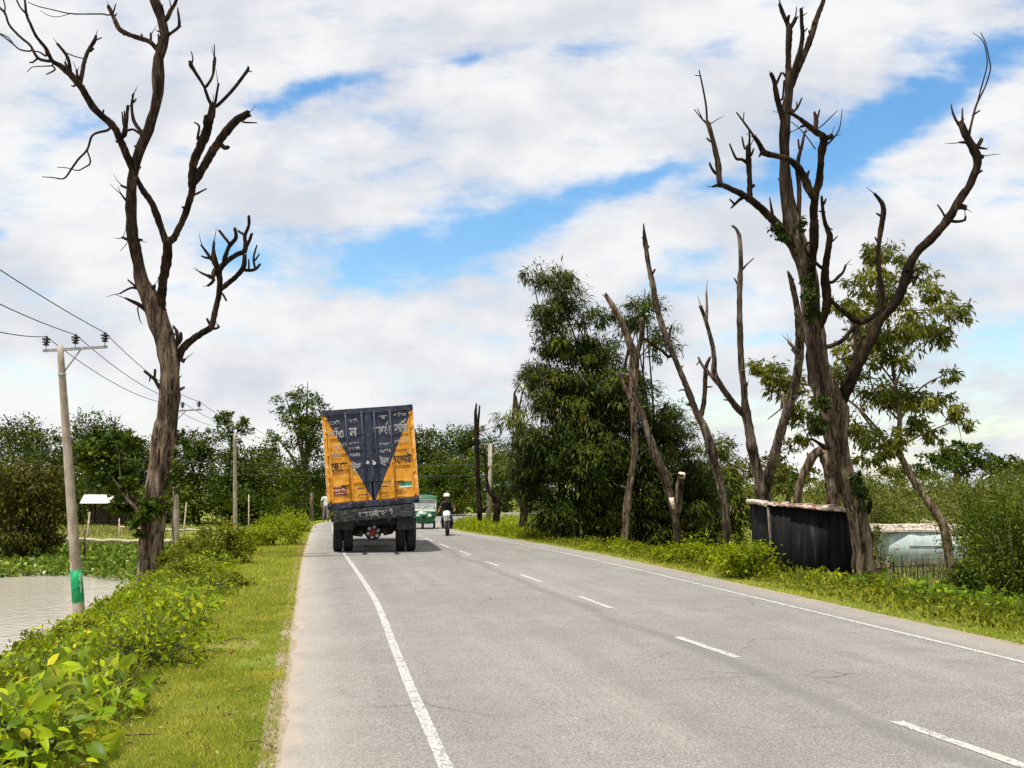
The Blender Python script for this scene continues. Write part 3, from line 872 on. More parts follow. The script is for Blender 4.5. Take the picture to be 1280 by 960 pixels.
big_trunk = [(1078, 742, 32), (1079, 720, 29), (1079, 706, 27), (1078, 691, 26.5), (1074, 653, 26), (1069, 634, 26), (1060, 610, 28), (1053, 583, 26), (1047, 560, 27), (1044, 540, 30), (1042, 512, 36), (1030, 484, 31), (1024, 463, 28), (1020, 433, 28), (1015, 401, 23), (1013, 368, 23), (1008, 336, 21), (998, 306, 24), (990, 276, 21), (984, 247, 18), (981, 205, 14.5), (981, 168, 14.5), (983, 137, 14.5), (986, 120, 12.5), (987, 94, 12)]
big_limbs = [
 [[(987, 98, 9), (985.6, 80, 8.6), (985.6, 62, 8.8), (986.5, 38, 8.6), (985, 31, 7), (979, 18, 5.6), (975, 7, 5)], [(987, 36, 6), (991, 30, 6), (995, 22, 6)], [(994, 24, 1.6), (994.5, 17, 1)]],
 [[(991, 96, 8), (994, 84, 7.4), (1000.6, 62, 6.8), (1003, 43, 5.8), (1002, 28, 5.2), (1001.5, 11, 5.2)], [(1003, 42, 3), (1009, 35.5, 1.6)], [(1003, 20, 1.8), (1009, 16, 1)]],
 [[(988, 110, 10), (994, 94, 9.4), (1006, 67, 9), (1015.6, 41, 8.4), (1021, 22, 8), (1027, 7.5, 7), (1030, -2, 6), (1033, -18, 5)]],
 [[(982, 158, 9), (977, 143, 9), (971.5, 124, 8.4), (968, 103, 6.6), (964, 93, 5.4)], [(970, 106, 4.4), (973, 99, 3.8), (976.5, 91.5, 3)], [(978, 124, 3), (980, 101, 2.4)]],
 [[(988, 143, 5), (997, 134, 3.4), (1002, 123, 2)], [(996, 135, 2.6), (996, 128, 2)]],
 [[(1010, 362, 12), (1014, 345, 12), (1016, 322, 11.5), (1018, 293, 12), (1017, 262, 12.5), (1020, 240, 11), (1024, 225, 10.5), (1026, 202, 9.5), (1027, 187, 12.5), (1030, 172, 10), (1020, 165, 8.5), (1008, 155.5, 7.5), (999, 148, 6), (988, 141, 5)],
  [(1019, 166, 7.4), (1020, 155, 7), (1020, 148, 7), (1018, 141, 4)], [(1021, 150, 3.4), (1024.5, 137.5, 2)], [(1024, 160, 1.8), (1035, 150, 1.5), (1046, 139, 1.2)], [(1033, 181, 3), (1044, 170, 2), (1050, 158, 1.6), (1052.5, 137, 1)], [(990, 153, 1.2), (1006, 168, 1.5), (1019, 186, 1.8)], [(1028, 174, 9), (1037, 171.5, 8)], [(1008, 156, 5), (1002, 158, 4)]],
 [[(1019, 250, 11), (1012, 238, 11.5), (1005, 222, 12.5), (996, 208, 11.5), (985, 199, 8.4), (974.6, 196, 7.6), (956, 191, 9), (949, 180, 7), (943, 171, 5)], [(945, 174, 4.4), (938, 164, 3.4), (930, 153, 3), (921, 141, 2)], [(929, 151, 1.8), (930, 140, 1)], [(997, 205, 6.4), (999, 194, 5.6), (1002, 184, 4.6), (1006, 165, 3.2)], [(999, 186, 3.4), (998, 175, 2.4)], [(952, 191, 5), (949, 196, 2)]],
 [[(995, 290, 6), (998, 270, 6.4), (999, 236, 6.4), (996, 214, 5.4)]],
 [[(1020, 413, 12), (1028, 400, 12), (1033, 386, 12), (1034, 370, 13), (1031, 345, 11.5), (1033, 325, 10), (1036, 306, 10), (1037, 295, 9.4), (1031, 278, 5.8), (1028, 257, 5), (1027, 246, 3)], [(1040, 302, 3), (1047, 295, 1.4)], [(1033, 283, 3), (1040, 287, 2)], [(1031, 265, 3), (1024, 264, 2)], [(1027, 335, 5), (1010, 318, 4.6), (1006, 308, 4), (1012, 303, 4)]],
 [[(1034, 370, 6.4), (1041, 378, 6), (1055, 390, 6.4), (1068, 400, 8.6), (1079, 402, 9), (1090, 396, 7), (1097, 388, 6)], [(1030, 434, 7.4), (1042, 431, 6.6), (1054, 425, 6.4), (1064, 413, 6.4), (1076, 402, 7)], [(1070, 405, 10), (1072, 425, 10), (1069, 450, 9), (1063, 474, 8)], [(1040, 353, 5.4), (1048, 346, 5), (1054, 340, 4), (1057, 332, 3)], [(1078, 400, 7), (1086, 398, 4)]],
 [[(1044, 532, 22), (1050, 505, 19), (1064, 474, 18), (1077, 447, 17), (1090, 422, 15.5), (1101, 398, 15.5), (1118, 379, 14), (1129, 357, 14), (1136, 333, 13.5), (1149, 312, 12.5), (1168, 295, 12.5), (1189, 268, 12.5), (1200, 249, 12), (1213, 230, 11.5), (1222, 205, 12), (1218, 188, 13), (1207, 168, 11), (1202, 155, 8.5)],
  [(1200, 158, 4.4), (1196, 152, 3.8), (1191, 141, 3), (1189, 131, 1.4)], [(1203, 157, 4), (1203, 147, 3.4), (1203, 136, 1.8)],
  [(1210, 174, 5), (1213, 160, 3.8), (1216, 147, 3), (1221, 130, 2.8), (1232, 107, 2.2), (1238, 86, 2), (1236, 72, 1.6), (1232, 54, 1.4), (1226, 41, 1.1)], [(1221, 131, 2), (1226, 112, 1.9), (1231, 94, 1.7), (1234, 77, 1.5), (1229, 52, 1.3), (1216, 41, .9)], [(1216, 144, 3), (1225, 138, 2)],
  [(1216, 190, 9), (1224, 180, 6), (1227, 174, 4.4)], [(1222, 184, 5), (1231, 186, 2.6)], [(1210, 178, 6), (1200, 178, 3)], [(1223, 196, 8), (1228, 196, 6)],
  [(1184, 277, 3.6), (1178, 265, 2.8), (1172, 256, 1.8)], [(1187, 276, 5), (1197, 277, 4.2), (1206, 275, 4), (1207, 271, 2.4)], [(1199, 258, 9), (1205, 259, 8)], [(1136, 345, 4), (1143, 339, 3), (1150, 334, 2), (1160, 335, 1)], [(1136, 345, 7), (1146, 347, 5), (1147, 342, 3)]],
 [[(1096, 402, 9), (1100, 388, 9), (1101, 368, 9), (1099.5, 344, 7), (1098, 314, 6.4), (1101, 287, 8), (1104, 268, 8), (1103, 255, 6.4), (1094, 243, 4.4)], [(1098, 305, 3), (1094, 297, 2.4)], [(1101, 270, 4), (1096, 267, 2.6)]],
 [[(996, 312, 14), (985, 300, 13), (972, 281, 12.5), (956, 265, 11), (938, 249, 10.5), (920, 239, 9), (902, 231, 7), (892, 233, 3)],
  [(900, 232, 8.4), (898.5, 218, 8.4), (897.5, 205, 7.8), (891, 174, 6.4), (885, 154, 7)], [(884, 153, 3.4), (883, 136, 2.8), (881, 122, 2.6), (877, 102, 2.2), (874, 88, 1.6)], [(876, 95, 1.6), (869, 94, 1)], [(884, 155, 3), (876, 147, 2), (868, 137, 1.3)], [(878, 149, 1.8), (872, 136, 1)], [(895, 217, 5), (890, 211, 4), (887, 204, 3)], [(890, 178, 3.4), (884, 173, 2.4)],
  [(938, 252, 7.4), (937, 238, 7.4), (937, 221, 7.4), (935.5, 200, 8.4), (935.5, 184, 7)], [(936, 186, 4.4), (937, 172, 3), (936, 163, 2)], [(933, 203, 5.4), (927, 199, 4.6), (921, 199, 4.2), (916, 190, 3), (912, 180, 2.2)], [(931, 186, 3.4), (927.5, 171, 2)], [(939, 194, 4), (942, 186, 2)],
  [(932, 245, 6), (924, 250, 5), (918, 256, 3.6), (914, 260, 2)], [(917, 254, 3), (912, 249, 2)], [(966, 272, 5), (964.5, 262, 4), (962, 247, 1.4)]],
 [[(1044, 556, 9), (1032, 559, 8), (1022, 553, 5), (1014, 548, 3)], [(1084, 640, 8), (1088, 628, 6), (1087, 620, 3)], [(1082, 655, 3), (1090, 668, 2), (1093, 672, 1)], [(1056, 545, 9), (1060, 541, 5)]],
 [[(1089, 706, 3), (1096, 722, 2.4), (1102, 734, 2)]],
]
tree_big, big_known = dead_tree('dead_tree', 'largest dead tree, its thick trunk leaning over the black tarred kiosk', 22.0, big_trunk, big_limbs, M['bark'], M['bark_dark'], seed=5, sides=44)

v_root, _ = dead_tree('dead_tree', 'dead tree forking into a wide V right behind the black kiosk', 26.6,
 [(956, 660, 20), (954, 625, 20), (950, 604, 16), (945, 580, 14.5), (940.5, 561, 14.5), (936, 535, 13.5), (932, 515, 13), (930, 486, 9), (927, 462, 9), (925.5, 426, 9.5), (924.5, 395, 8.5), (924.5, 354, 7.5), (926, 330, 6.5), (924, 294, 6), (917, 283, 3)],
 [[[(932, 520, 11), (920, 508, 11), (903, 485, 9.5), (893, 467, 9), (893, 452, 7.4), (891.5, 436, 7), (886, 414, 6.4), (881, 397, 5.8), (876, 384, 5.4)], [(883, 399, 5), (883.5, 385, 4.4), (883, 365, 2.6)], [(898, 480, 6.4), (886, 466, 5.2), (878, 457, 4.2), (873, 447, 3)], [(874, 452, 2.5), (871, 456, 1.6)]],
  [[(927, 338, 3.4), (933, 331, 2.4), (942, 323, 1.4)], [(923, 357, 3.4), (918, 348, 2)], [(931, 490, 5), (934, 480, 3)], [(917, 284, 3), (914.5, 282, 2)]],
  [[(953, 630, 14), (957, 608, 14), (965, 580, 14), (974, 548, 13.5), (981, 523, 13), (988, 504, 12.5), (994, 480, 12), (998, 455, 13), (1000, 422, 14), (998, 395, 11), (993, 368, 9), (988, 347, 7), (985, 340, 3)], [(982, 520, 6), (980, 505, 5), (979, 493, 4)], [(980, 508, 3), (970, 516, 2), (960, 524, 1.4)], [(993, 497, 6), (1002, 490, 4), (1008, 489, 2)], [(999, 440, 6), (990, 432, 5), (986, 428, 3)], [(1000, 448, 4), (990, 437, 3)]]],
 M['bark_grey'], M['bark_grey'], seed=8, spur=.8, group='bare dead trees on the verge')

dead_tree('dead_tree', 'slim bare dead trunk curving up to a pointed tip, next to the kiosk bush', 27.5,
 [(910, 700, 11), (909, 676, 11), (906.6, 639, 11), (899, 600, 12), (891, 569, 13), (882, 538, 12), (870, 514, 11.5), (862, 494, 9.5), (855, 476, 8.6), (843, 447, 8.6), (833.5, 423, 9.2), (826, 402, 9.2), (820, 378, 8.8), (815.5, 354, 7.4), (811, 332, 6.4), (807, 306, 6.8), (805, 288, 3.4), (804.5, 280, 1.5)],
 [[[(875, 522, 8), (878, 512, 7.4), (880.6, 496, 7), (881.5, 475, 6.8), (883, 458, 6), (887, 448, 4)], [(881, 484, 3), (890, 483.5, 1.6)]],
  [[(837, 428, 4.4), (837, 418, 3.8), (839.5, 407, 2.4)], [(836, 446, 4.6), (828, 439, 4.2), (819, 433, 3.8), (811, 427, 3.4), (804, 422, 2.6)]],
  [[(814, 345, 3.4), (818.5, 337, 2.4)], [(857, 488, 2.6), (852, 487, 2), (848, 489, 1.4)], [(805, 300, 3), (803, 297, 2)]]],
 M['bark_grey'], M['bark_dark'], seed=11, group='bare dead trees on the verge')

dead_tree('dead_tree', 'broken grey trunk with two short arms in front of the bamboo', 31.0,
 [(780, 700, 11), (780, 681, 11), (782, 657, 11.5), (784, 631, 12), (788, 600, 10), (793, 569, 10), (793, 540, 10), (792, 509, 12), (791, 486, 13), (791.5, 471, 14), (793, 445, 15), (787, 428, 12), (781, 412, 9.5), (771, 391, 8.5), (762, 376, 7), (757, 368, 4)],
 [[[(795, 448, 9), (798, 436, 8.4), (802, 420, 7.4), (802, 400, 6.4)], [(775, 468, 5), (781, 483, 5.4), (788, 500, 6)], [(766, 382, 2), (757, 372, 1.4), (753, 368, 1)]],
  [[(792, 577, 6), (797, 573, 5), (803, 566, 3.4)], [(783, 612, 5), (778, 608, 3)]]],
 M['bark_pale'], M['bark_grey'], seed=14, group='bare dead trees on the verge')

def stump_ends(mb, ro):
    a, b = Vector(P(846, 640, 30.5)), Vector(P(849, 612, 30.4))
    c = Vector(P(852.5, 592, 30.3))
    mb.tube([a, b, c], [.13, .115, .105], sides=12, rough=.1, step=.08, seed=4, cap=False)
    e = (c - b).normalized()
    mb.tube([c - e * .12, c + e * .02], [.112, .10], sides=12, rough=.1, mi=1)
    q = Vector(P(839, 622, 30.2))
    mb.tube([q, q + Vector((.05, -.03, -.32))], [.07, .05], sides=8, rough=.3, mi=1)
dead_tree('dead_tree', 'leaning dead trunk with a short sawn-off arm showing pale cut wood', 30.5,
 [(850, 700, 12), (848, 678, 11.5), (844, 647, 11.5), (836, 616, 12), (828.5, 590, 11), (818, 564, 11), (808, 535, 9.5), (797, 506, 8), (791, 492, 5)],
 [[[(833, 604, 5), (827, 600, 4), (823, 594, 2)], [(845, 655, 5), (840, 648, 3)]]], [M['bark_grey'], M['cutwood']], M['bark_grey'], seed=17, extra=stump_ends, group='bare dead trees on the verge')

dead_tree('broken_trunk', 'broken trunk arching over and resting against the largest dead tree', 25.3,
 [(1044, 700, 19), (1043, 655, 18), (1041, 622, 19), (1039, 600, 20), (1036, 575, 21), (1030, 562, 17), (1020, 566, 13.5), (1011, 579, 13), (1003, 596, 12), (999, 610, 11), (997, 628, 10.5), (996, 660, 10)],
 [[[(1012, 576, 5), (1010, 569, 4), (1009, 566, 2)]]], M['bark_pale'], M['bark_grey'], seed=19, spur=.5)

for lab, D_, tr, lm, sd_ in (
 ('thin dead trunk with two upright prongs at the road bend', 50, [(600, 672, 8), (600, 655, 7.4), (599, 626, 7.2), (597, 590, 7), (597, 566, 6), (595, 542, 5.4), (594.4, 518, 4.6), (595.5, 505, 2)],
  [[[(597, 545, 4), (598, 525, 3.2), (599.5, 508, 2.6)], [(602, 640, 4.6), (606, 636, 4), (609, 634, 2)]]], 23),
 ('short crooked dead trunk forking beside the grey power pole', 49, [(619, 672, 10), (619.5, 655, 9.4), (622, 628, 10), (616, 619, 7.4), (610, 611, 6.4), (608, 596, 4), (611, 583, 2)],
  [[[(623, 628, 5), (626, 619, 4), (625, 612, 2.4)], [(609, 600, 2.6), (606, 570, 2), (607, 558, 1.5)]]], 25)):
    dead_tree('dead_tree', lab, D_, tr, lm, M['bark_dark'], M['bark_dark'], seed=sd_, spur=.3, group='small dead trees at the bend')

# ------------------------------------------------------------------ leaves
def unit(a):
    return a / np.maximum(np.linalg.norm(a, axis=1, keepdims=True), 1e-9)

def leaf_verts(p, d, n, L, W, lift=.12, droop=.12):
    """one folded four-sided blade per leaf"""
    d = unit(d); s = unit(np.cross(d, n)); n = np.cross(s, d)
    L = np.asarray(L)[:, None]; W = np.asarray(W)[:, None]
    m = p + d * L * .45 + n * L * lift
    v = np.stack([p, m - s * W * .5, p + d * L - n * L * droop, m + s * W * .5], 1)
    q = np.arange(len(p) * 4).reshape(-1, 4)
    return v.reshape(-1, 3), q

def broad_verts(p, d, n, L, W):
    """heart-shaped leaf with a midrib fold and a drooping tip: 9 vertices"""
    d = unit(d); s = unit(np.cross(d, n)); n = np.cross(s, d)
    L = np.asarray(L)[:, None]; W = np.asarray(W)[:, None]
    def pt(t, w, h):
        return p + d * L * t + s * W * w + n * L * h
    v = np.stack([pt(0, 0, 0), pt(.38, 0, .02), pt(.75, 0, -.05), pt(1.0, 0, -.17),
                  pt(-.14, -.30, .05), pt(.30, -.52, .10), pt(.72, -.30, .02),
                  pt(-.14, .30, .05), pt(.30, .52, .10), pt(.72, .30, .02)], 1)
    b = np.arange(len(p))[:, None] * 10
    q = np.concatenate([b + np.array([[0, 4, 5, 1]]), b + np.array([[1, 5, 6, 2]]), b + np.array([[0, 1, 8, 7]]), b + np.array([[1, 2, 9, 8]])])
    t = np.concatenate([b + np.array([[2, 6, 3]]), b + np.array([[2, 3, 9]])])
    return v.reshape(-1, 3), q, t

def crown_points(rng, blobs, n, clump=.30, inner=.2, flat=.75, up_bias=.15):
    """leaf positions gathered in clumps over a set of ellipsoids; returns positions and outward directions"""
    blobs = np.array(blobs, float)
    area = (blobs[:, 3] * blobs[:, 5]) ** 1.0
    share = area / area.sum()
    Pp, Oo, Tt = [], [], []
    for bl, sh in zip(blobs, share):
        nb = max(20, int(n * sh))
        c, r = bl[:3], bl[3:6]
        k = max(7, int(nb / 45))
        u = unit(rng.normal(size=(k, 3)) + np.array([0, 0, up_bias]))
        rad = rng.uniform(.62, 1.05, (k, 1))
        ins = rng.random((k, 1)) < inner
        rad = np.where(ins, rng.uniform(.1, .6, (k, 1)), rad)
        cc = c + u * rad * r
        ct = rng.random(k)
        cs = rng.uniform(.6, 1.35, (k, 1)) * clump * r.mean()
        i = rng.integers(0, k, nb)
        off = rng.normal(size=(nb, 3)) * cs[i] * .62 * np.array([1, 1, flat])
        Pp.append(cc[i] + off)
        Oo.append(unit(u[i] * .8 + off / (cs[i] + 1e-6) * .5))
        Tt.append(.55 * ct[i] + .45 * rng.random(nb))
    return np.concatenate(Pp), np.concatenate(Oo), np.clip(np.concatenate(Tt), 0, 1)

def foliage(name, rng, blobs, n, L, W, material, parent, loc, style='round', clump=.30, inner=.2, flat=.75):
    p, o, t = crown_points(rng, blobs, n, clump, inner, flat)
    k = len(p)
    if style == 'droop':
        d = o * .5 + rng.normal(size=(k, 3)) * .45 + np.array([0, 0, -.75])
        nn = o + rng.normal(size=(k, 3)) * .5
    elif style == 'bamboo':
        h = o * np.array([1, 1, .25])
        d = h * .8 + rng.normal(size=(k, 3)) * .45 + np.array([0, 0, -.55])
        nn = np.array([0, 0, 1.0]) + o * .6 + rng.normal(size=(k, 3)) * .4
    else:
        d = o * .6 + rng.normal(size=(k, 3)) * .7
        nn = np.array([0, 0, .9]) + o * .5 + rng.normal(size=(k, 3)) * .55
    ls = L * rng.uniform(.6, 1.3, k)
    v, q = leaf_verts(p - np.array(loc), d, nn, ls, ls * W)
    me = mesh_np(name, v, q, tone=np.repeat(t, 4))
    return link(name, me, material, parent)

def blob(px, py, D, rpx, rpy=None, rz=None):
    c = P(px, py, D)
    r = rpx * D / F
    return (c[0], c[1], c[2], r, (rz if rz else r), (rpy or rpx) * D / F)

def living_tree(name, label, blobs, base, tr, n, L, W, material, group=None, style='round', trunk_mat='trunk', seed=1, cat='tree', clump=.3, inner=.2, limbs=True, trunk_pts=None, flat=.75):
    rng = np.random.default_rng(seed)
    rnd = random.Random(seed)
    g = hz(base[0], base[1])
    loc = (float(base[0]), float(base[1]), g - .05)
    root = empty(name, loc, label, cat, group)
    foliage('crown', rng, blobs, n, L, W, M[material], root, loc, style, clump, inner, flat)
    mb = MB(loc)
    cen = np.average(np.array(blobs)[:, :3], axis=0, weights=np.array(blobs)[:, 3])
    if trunk_pts is None:
        b = Vector(loc); top = Vector(cen)
        k1 = b.lerp(top, .5) + Vector((rnd.uniform(-.1, .1), rnd.uniform(-.1, .1), 0)) * (top - b).length
        trunk_pts = [b, k1, top]
        rad = [tr * 1.2, tr * .8, tr * .35]
    else:
        rad = [q[1] for q in trunk_pts]; trunk_pts = [Vector(q[0]) for q in trunk_pts]
    mb.tube(trunk_pts, rad, sides=10, rough=.12, step=max(tr, .15), seed=seed, ridge=.1)
    if limbs:
        for bl in blobs:
            t = rnd.uniform(.45, .9)
            i = min(int(t * (len(trunk_pts) - 1)), len(trunk_pts) - 2)
            s0 = trunk_pts[i].lerp(trunk_pts[i + 1], t * (len(trunk_pts) - 1) - i)
            e = Vector(bl[:3])
            mid = s0.lerp(e, .55) + Vector((0, 0, .08 * (e - s0).length))
            mb.tube([s0, mid, e, e + (e - mid) * .6], [tr * .42, tr * .28, tr * .16, tr * .06], sides=6, rough=.1, step=max(tr, .2), seed=seed)
    mb.build('trunk', M[trunk_mat], root)
    return root

def creeper(root, D, spec, n, seed):
    loc = tuple(root.location)
    bl = [blob(a[0], a[1], D + a[4], a[2], a[3]) for a in spec]
    foliage('creeper', np.random.default_rng(seed), bl, n, .075, .7, M['lf_creeper'], root, loc, 'droop', .35, .4, .9)
M['lf_creeper'] = leaf_mat('dark_creeper_leaves', L3((.008, .020, .003), (.028, .050, .006), (.09, .11, .012)), .2)
creeper(tree_big, 22.0, [(974, 284, 10, 8, -.2), (980, 296, 7, 9, -.3), (1003, 282, 5, 10, -.3), (1012, 372, 11, 12, -.35), (1010, 352, 9, 10, -.35), (1016, 392, 8, 10, -.35), (1026, 530, 9, 14, -.35), (1030, 505, 8, 12, -.4), (1070, 600, 7, 16, -.3), (1078, 622, 6, 12, -.3)], 2600, 77)
creeper(tree_left, 26.5, [(184, 648, 16, 16, -.35), (200, 630, 9, 18, -.3), (206, 600, 5, 14, -.2), (178, 668, 8, 10, -.3)], 1300, 78)

# ------------------------------------------------------------------ living trees
def gpt(px, D):
    p = P(px, 612, D)
    return (p[0], p[1])

def T(label, D, px, spec, tr, n, L, W, material, seed, name='leafy_tree', group=None, style='round', **kw):
    bl = [blob(a[0], a[1], D + (a[4] if len(a) > 4 else 0), a[2], a[3]) for a in spec]
    return living_tree(name, label, bl, gpt(px, D), tr, n, L, W, M[material].name and material, group, style, seed=seed, **kw)

FARG = 'trees beyond the pond'
T('broad dark green tree at the far left end of the pond tree line', 92, 25, [(12, 558, 38, 34), (46, 552, 30, 26), (30, 600, 46, 44, -3), (70, 590, 26, 36)], .35, 10400, 0.29, .55, 'lf_far', 31, group=FARG)
T('round topped tree rising behind the nearest power pole', 99, 120, [(122, 540, 32, 24), (146, 553, 24, 20), (95, 560, 24, 24), (122, 590, 54, 44)], .35, 10400, 0.29, .55, 'lf_far', 32, group=FARG)
T('yellowish green tree just left of the tall dead trunk by the pond', 90, 172, [(165, 566, 26, 20), (185, 590, 36, 36), (150, 600, 30, 30)], .3, 7200, 0.27, .55, 'lf_mid', 33, group=FARG)
T('rounded green tree just right of the tall dead trunk by the pond', 86, 245, [(236, 568, 28, 26), (262, 562, 24, 24), (250, 605, 44, 44), (228, 625, 30, 40)], .3, 9200, 0.26, .55, 'lf_far', 34, group=FARG)
T('dense dark tree behind the third power pole', 84, 300, [(300, 580, 26, 22), (285, 610, 36, 40), (322, 605, 34, 40), (300, 640, 40, 30)], .3, 9200, 0.26, .55, 'lf_far', 35, group=FARG)
T('thin tree with two small tufts above the far tree line', 88, 290, [(281, 522, 13, 15), (303, 533, 12, 14), (290, 548, 13, 10)], .16, 700, .36, .5, 'lf_mid', 36, group=FARG, inner=.5)
T('low tree filling the gap left of the tallest leafy tree', 88, 336, [(332, 578, 22, 20), (345, 610, 34, 44), (325, 640, 34, 26)], .25, 6800, 0.24, .55, 'lf_far', 37, group=FARG)
T('tallest leafy tree, standing behind the truck on its left', 74, 378, [(362, 512, 22, 26), (384, 502, 24, 18), (402, 522, 16, 22), (350, 552, 24, 16), (386, 552, 34, 24), (375, 528, 24, 20), (392, 535, 24, 22), (366, 600, 40, 40), (402, 600, 30, 50), (385, 635, 44, 24)], .3, 11200, 0.22, .5, 'lf_mid', 38, inner=.35, clump=.26)
FARG2 = 'trees beyond the road bend'
T('dark tree showing directly above the right side of the truck', 92, 530, [(528, 560, 26, 28), (512, 590, 26, 40), (540, 600, 30, 40)], .3, 7200, 0.27, .55, 'lf_far', 39, group=FARG2)
T('wide dark tree behind the bend with an even rounded top', 100, 568, [(560, 550, 28, 20), (588, 552, 24, 20), (575, 590, 44, 36), (610, 580, 30, 34)], .3, 9200, 0.29, .55, 'lf_far', 40, group=FARG2)
T('lighter green tree standing above the motorcyclist', 68, 548, [(540, 600, 18, 24), (565, 610, 24, 30), (585, 590, 18, 22), (545, 635, 30, 22)], .22, 6400, 0.20, .52, 'lf_mid', 41)
T('dark tree in shade behind the thin two pronged trunk', 84, 630, [(628, 590, 28, 30), (650, 600, 28, 40), (610, 630, 26, 26)], .28, 6000, 0.26, .55, 'lf_far', 42, group=FARG2)
T('dark brown green willow like bush overhanging the pond', 49, 25, [(22, 600, 40, 28), (52, 615, 30, 34), (8, 640, 46, 40), (55, 650, 30, 34), (25, 672, 50, 22)], .22, 9000, .24, .38, 'lf_olive', 43, 'willow_bush', style='droop', cat='bush')
T('small tree draped in round leaved vines beside the dead trunk', 29.5, 138, [(118, 574, 20, 20), (148, 558, 22, 14), (130, 596, 26, 16), (154, 602, 18, 28), (160, 636, 16, 16, -.3), (188, 640, 12, 14, -3.5), (176, 655, 10, 10, -3.2)], .05, 3200, .18, .8, 'lf_mid', 44, 'vine_covered_tree', inner=.3, trunk_pts=[(Vector(P(184, 705, 27.2)), .05), (Vector(P(174, 645, 28)), .045), (Vector(P(152, 615, 29)), .035), (Vector(P(138, 585, 29.5)), .02)])
T('spray of leafy vine climbing the power pole behind the dead trunk', 44, 224, [(224, 545, 10, 14), (232, 562, 11, 10), (222, 580, 9, 14), (220, 600, 7, 16)], .04, 700, .2, .6, 'lf_mid', 45, 'vine', cat='vine', limbs=False)
T('feathery bamboo like tree with a dark crooked trunk at the bend', 45, 652, [(640, 528, 24, 20), (665, 520, 20, 22), (652, 562, 34, 24), (640, 590, 28, 24), (672, 600, 26, 26), (656, 482, 12, 12)], .12, 3400, .34, .16, 'lf_bamboo_y', 46, 'feathery_tree', style='bamboo', trunk_mat='trunk',
  trunk_pts=[(Vector(P(651, 676, 45)), .19), (Vector(P(652, 659, 45)), .17), (Vector(P(655, 638, 45)), .18), (Vector(P(648, 617, 45)), .16), (Vector(P(648, 580, 45)), .10), (Vector(P(646, 506, 45)), .07), (Vector(P(643, 492, 45)), .05), (Vector(P(650, 480, 45)), .03)])

# the tall bamboo stand
def bamboo():
    D = 37
    spec = [(690, 352, 20, 14), (702, 376, 24, 18), (682, 398, 18, 18), (664, 342, 8, 7), (728, 396, 14, 10, 1), (806, 384, 22, 10, -2), (792, 404, 16, 14, -1), (826, 424, 11, 22, -1), (754, 400, 12, 10, 1),
            (700, 430, 30, 20), (745, 446, 34, 24), (676, 468, 22, 16), (712, 496, 46, 36, -.5), (772, 496, 46, 42, -.5), (832, 540, 32, 38), (866, 592, 24, 36), (682, 556, 36, 34, -1), (735, 570, 50, 50, -1.2),
            (795, 585, 50, 54, -.6), (664, 600, 28, 34, -.5), (698, 640, 38, 28, -1), (756, 640, 40, 30, -.8), (846, 635, 34, 34), (812, 655, 34, 30, -.3), (880, 620, 18, 30), (740, 676, 34, 22, -1), (800, 680, 34, 24, -.6), (845, 676, 26, 22, -.4)]
    bl = [blob(a[0], a[1], D + (a[4] if len(a) > 4 else 0), a[2], a[3], 1.5) for a in spec]
    b = gpt(752, D)
    loc = (b[0], b[1], hz(*b) - .05)
    root = empty('bamboo_clump', loc, 'huge dark green bamboo clump towering over the verge', 'bamboo')
    rng = np.random.default_rng(61)
    foliage('leaves', rng, bl[:9], 6500, .27, .17, M['lf_bamboo'], root, loc, 'bamboo', .26, .35, .8)
    foliage('leaves', rng, bl[9:], 92000, .25, .18, M['lf_bamboo'], root, loc, 'bamboo', .19, .40, .7)
    foliage('leaves', rng, [bl[i] for i in (0, 2, 11, 13, 17, 21, 22, 12, 9)], 9000, .27, .18, M['lf_bamboo_y'], root, loc, 'bamboo', .22, .1, .7)  # yellower leaves put sunlight into the colour of the clump's lit parts
    rnd = random.Random(5)
    mb = MB(loc)
    for i in range(40):
        t = bl[rnd.randrange(len(bl))] if i > 3 else bl[(0, 2, 4, 5)[i]]
        x0 = Vector((b[0] + rnd.gauss(0, .9), b[1] + rnd.gauss(0, .7), loc[2]))
        e = Vector(t[:3]) + Vector((0, 0, t[5] * .6))
        mid = x0.lerp(e, .55); mid.x = x0.x * .6 + mid.x * .4; mid.y = x0.y * .6 + mid.y * .4
        mb.tube([x0, mid, e], [.05, .04, .012], sides=6, step=.4, mi=0)
    mb.build('culms', M['culm'], root)
bamboo()
T('yellowish green bamboo growing low behind the dead trunks', 40, 900, [(895, 585, 26, 36), (880, 640, 30, 40), (915, 620, 26, 40), (930, 645, 26, 30), (905, 665, 40, 22)], .06, 6000, .34, .17, 'lf_bamboo_y', 62, 'bamboo_clump', style='bamboo', cat='bamboo', limbs=False)
T('airy olive tree in the gap of the V shaped dead tree', 52, 975, [(905, 562, 20, 14), (985, 566, 18, 16), (965, 590, 26, 20), (935, 585, 20, 18)], .08, 1100, .24, .4, 'lf_olive', 63, inner=.4)

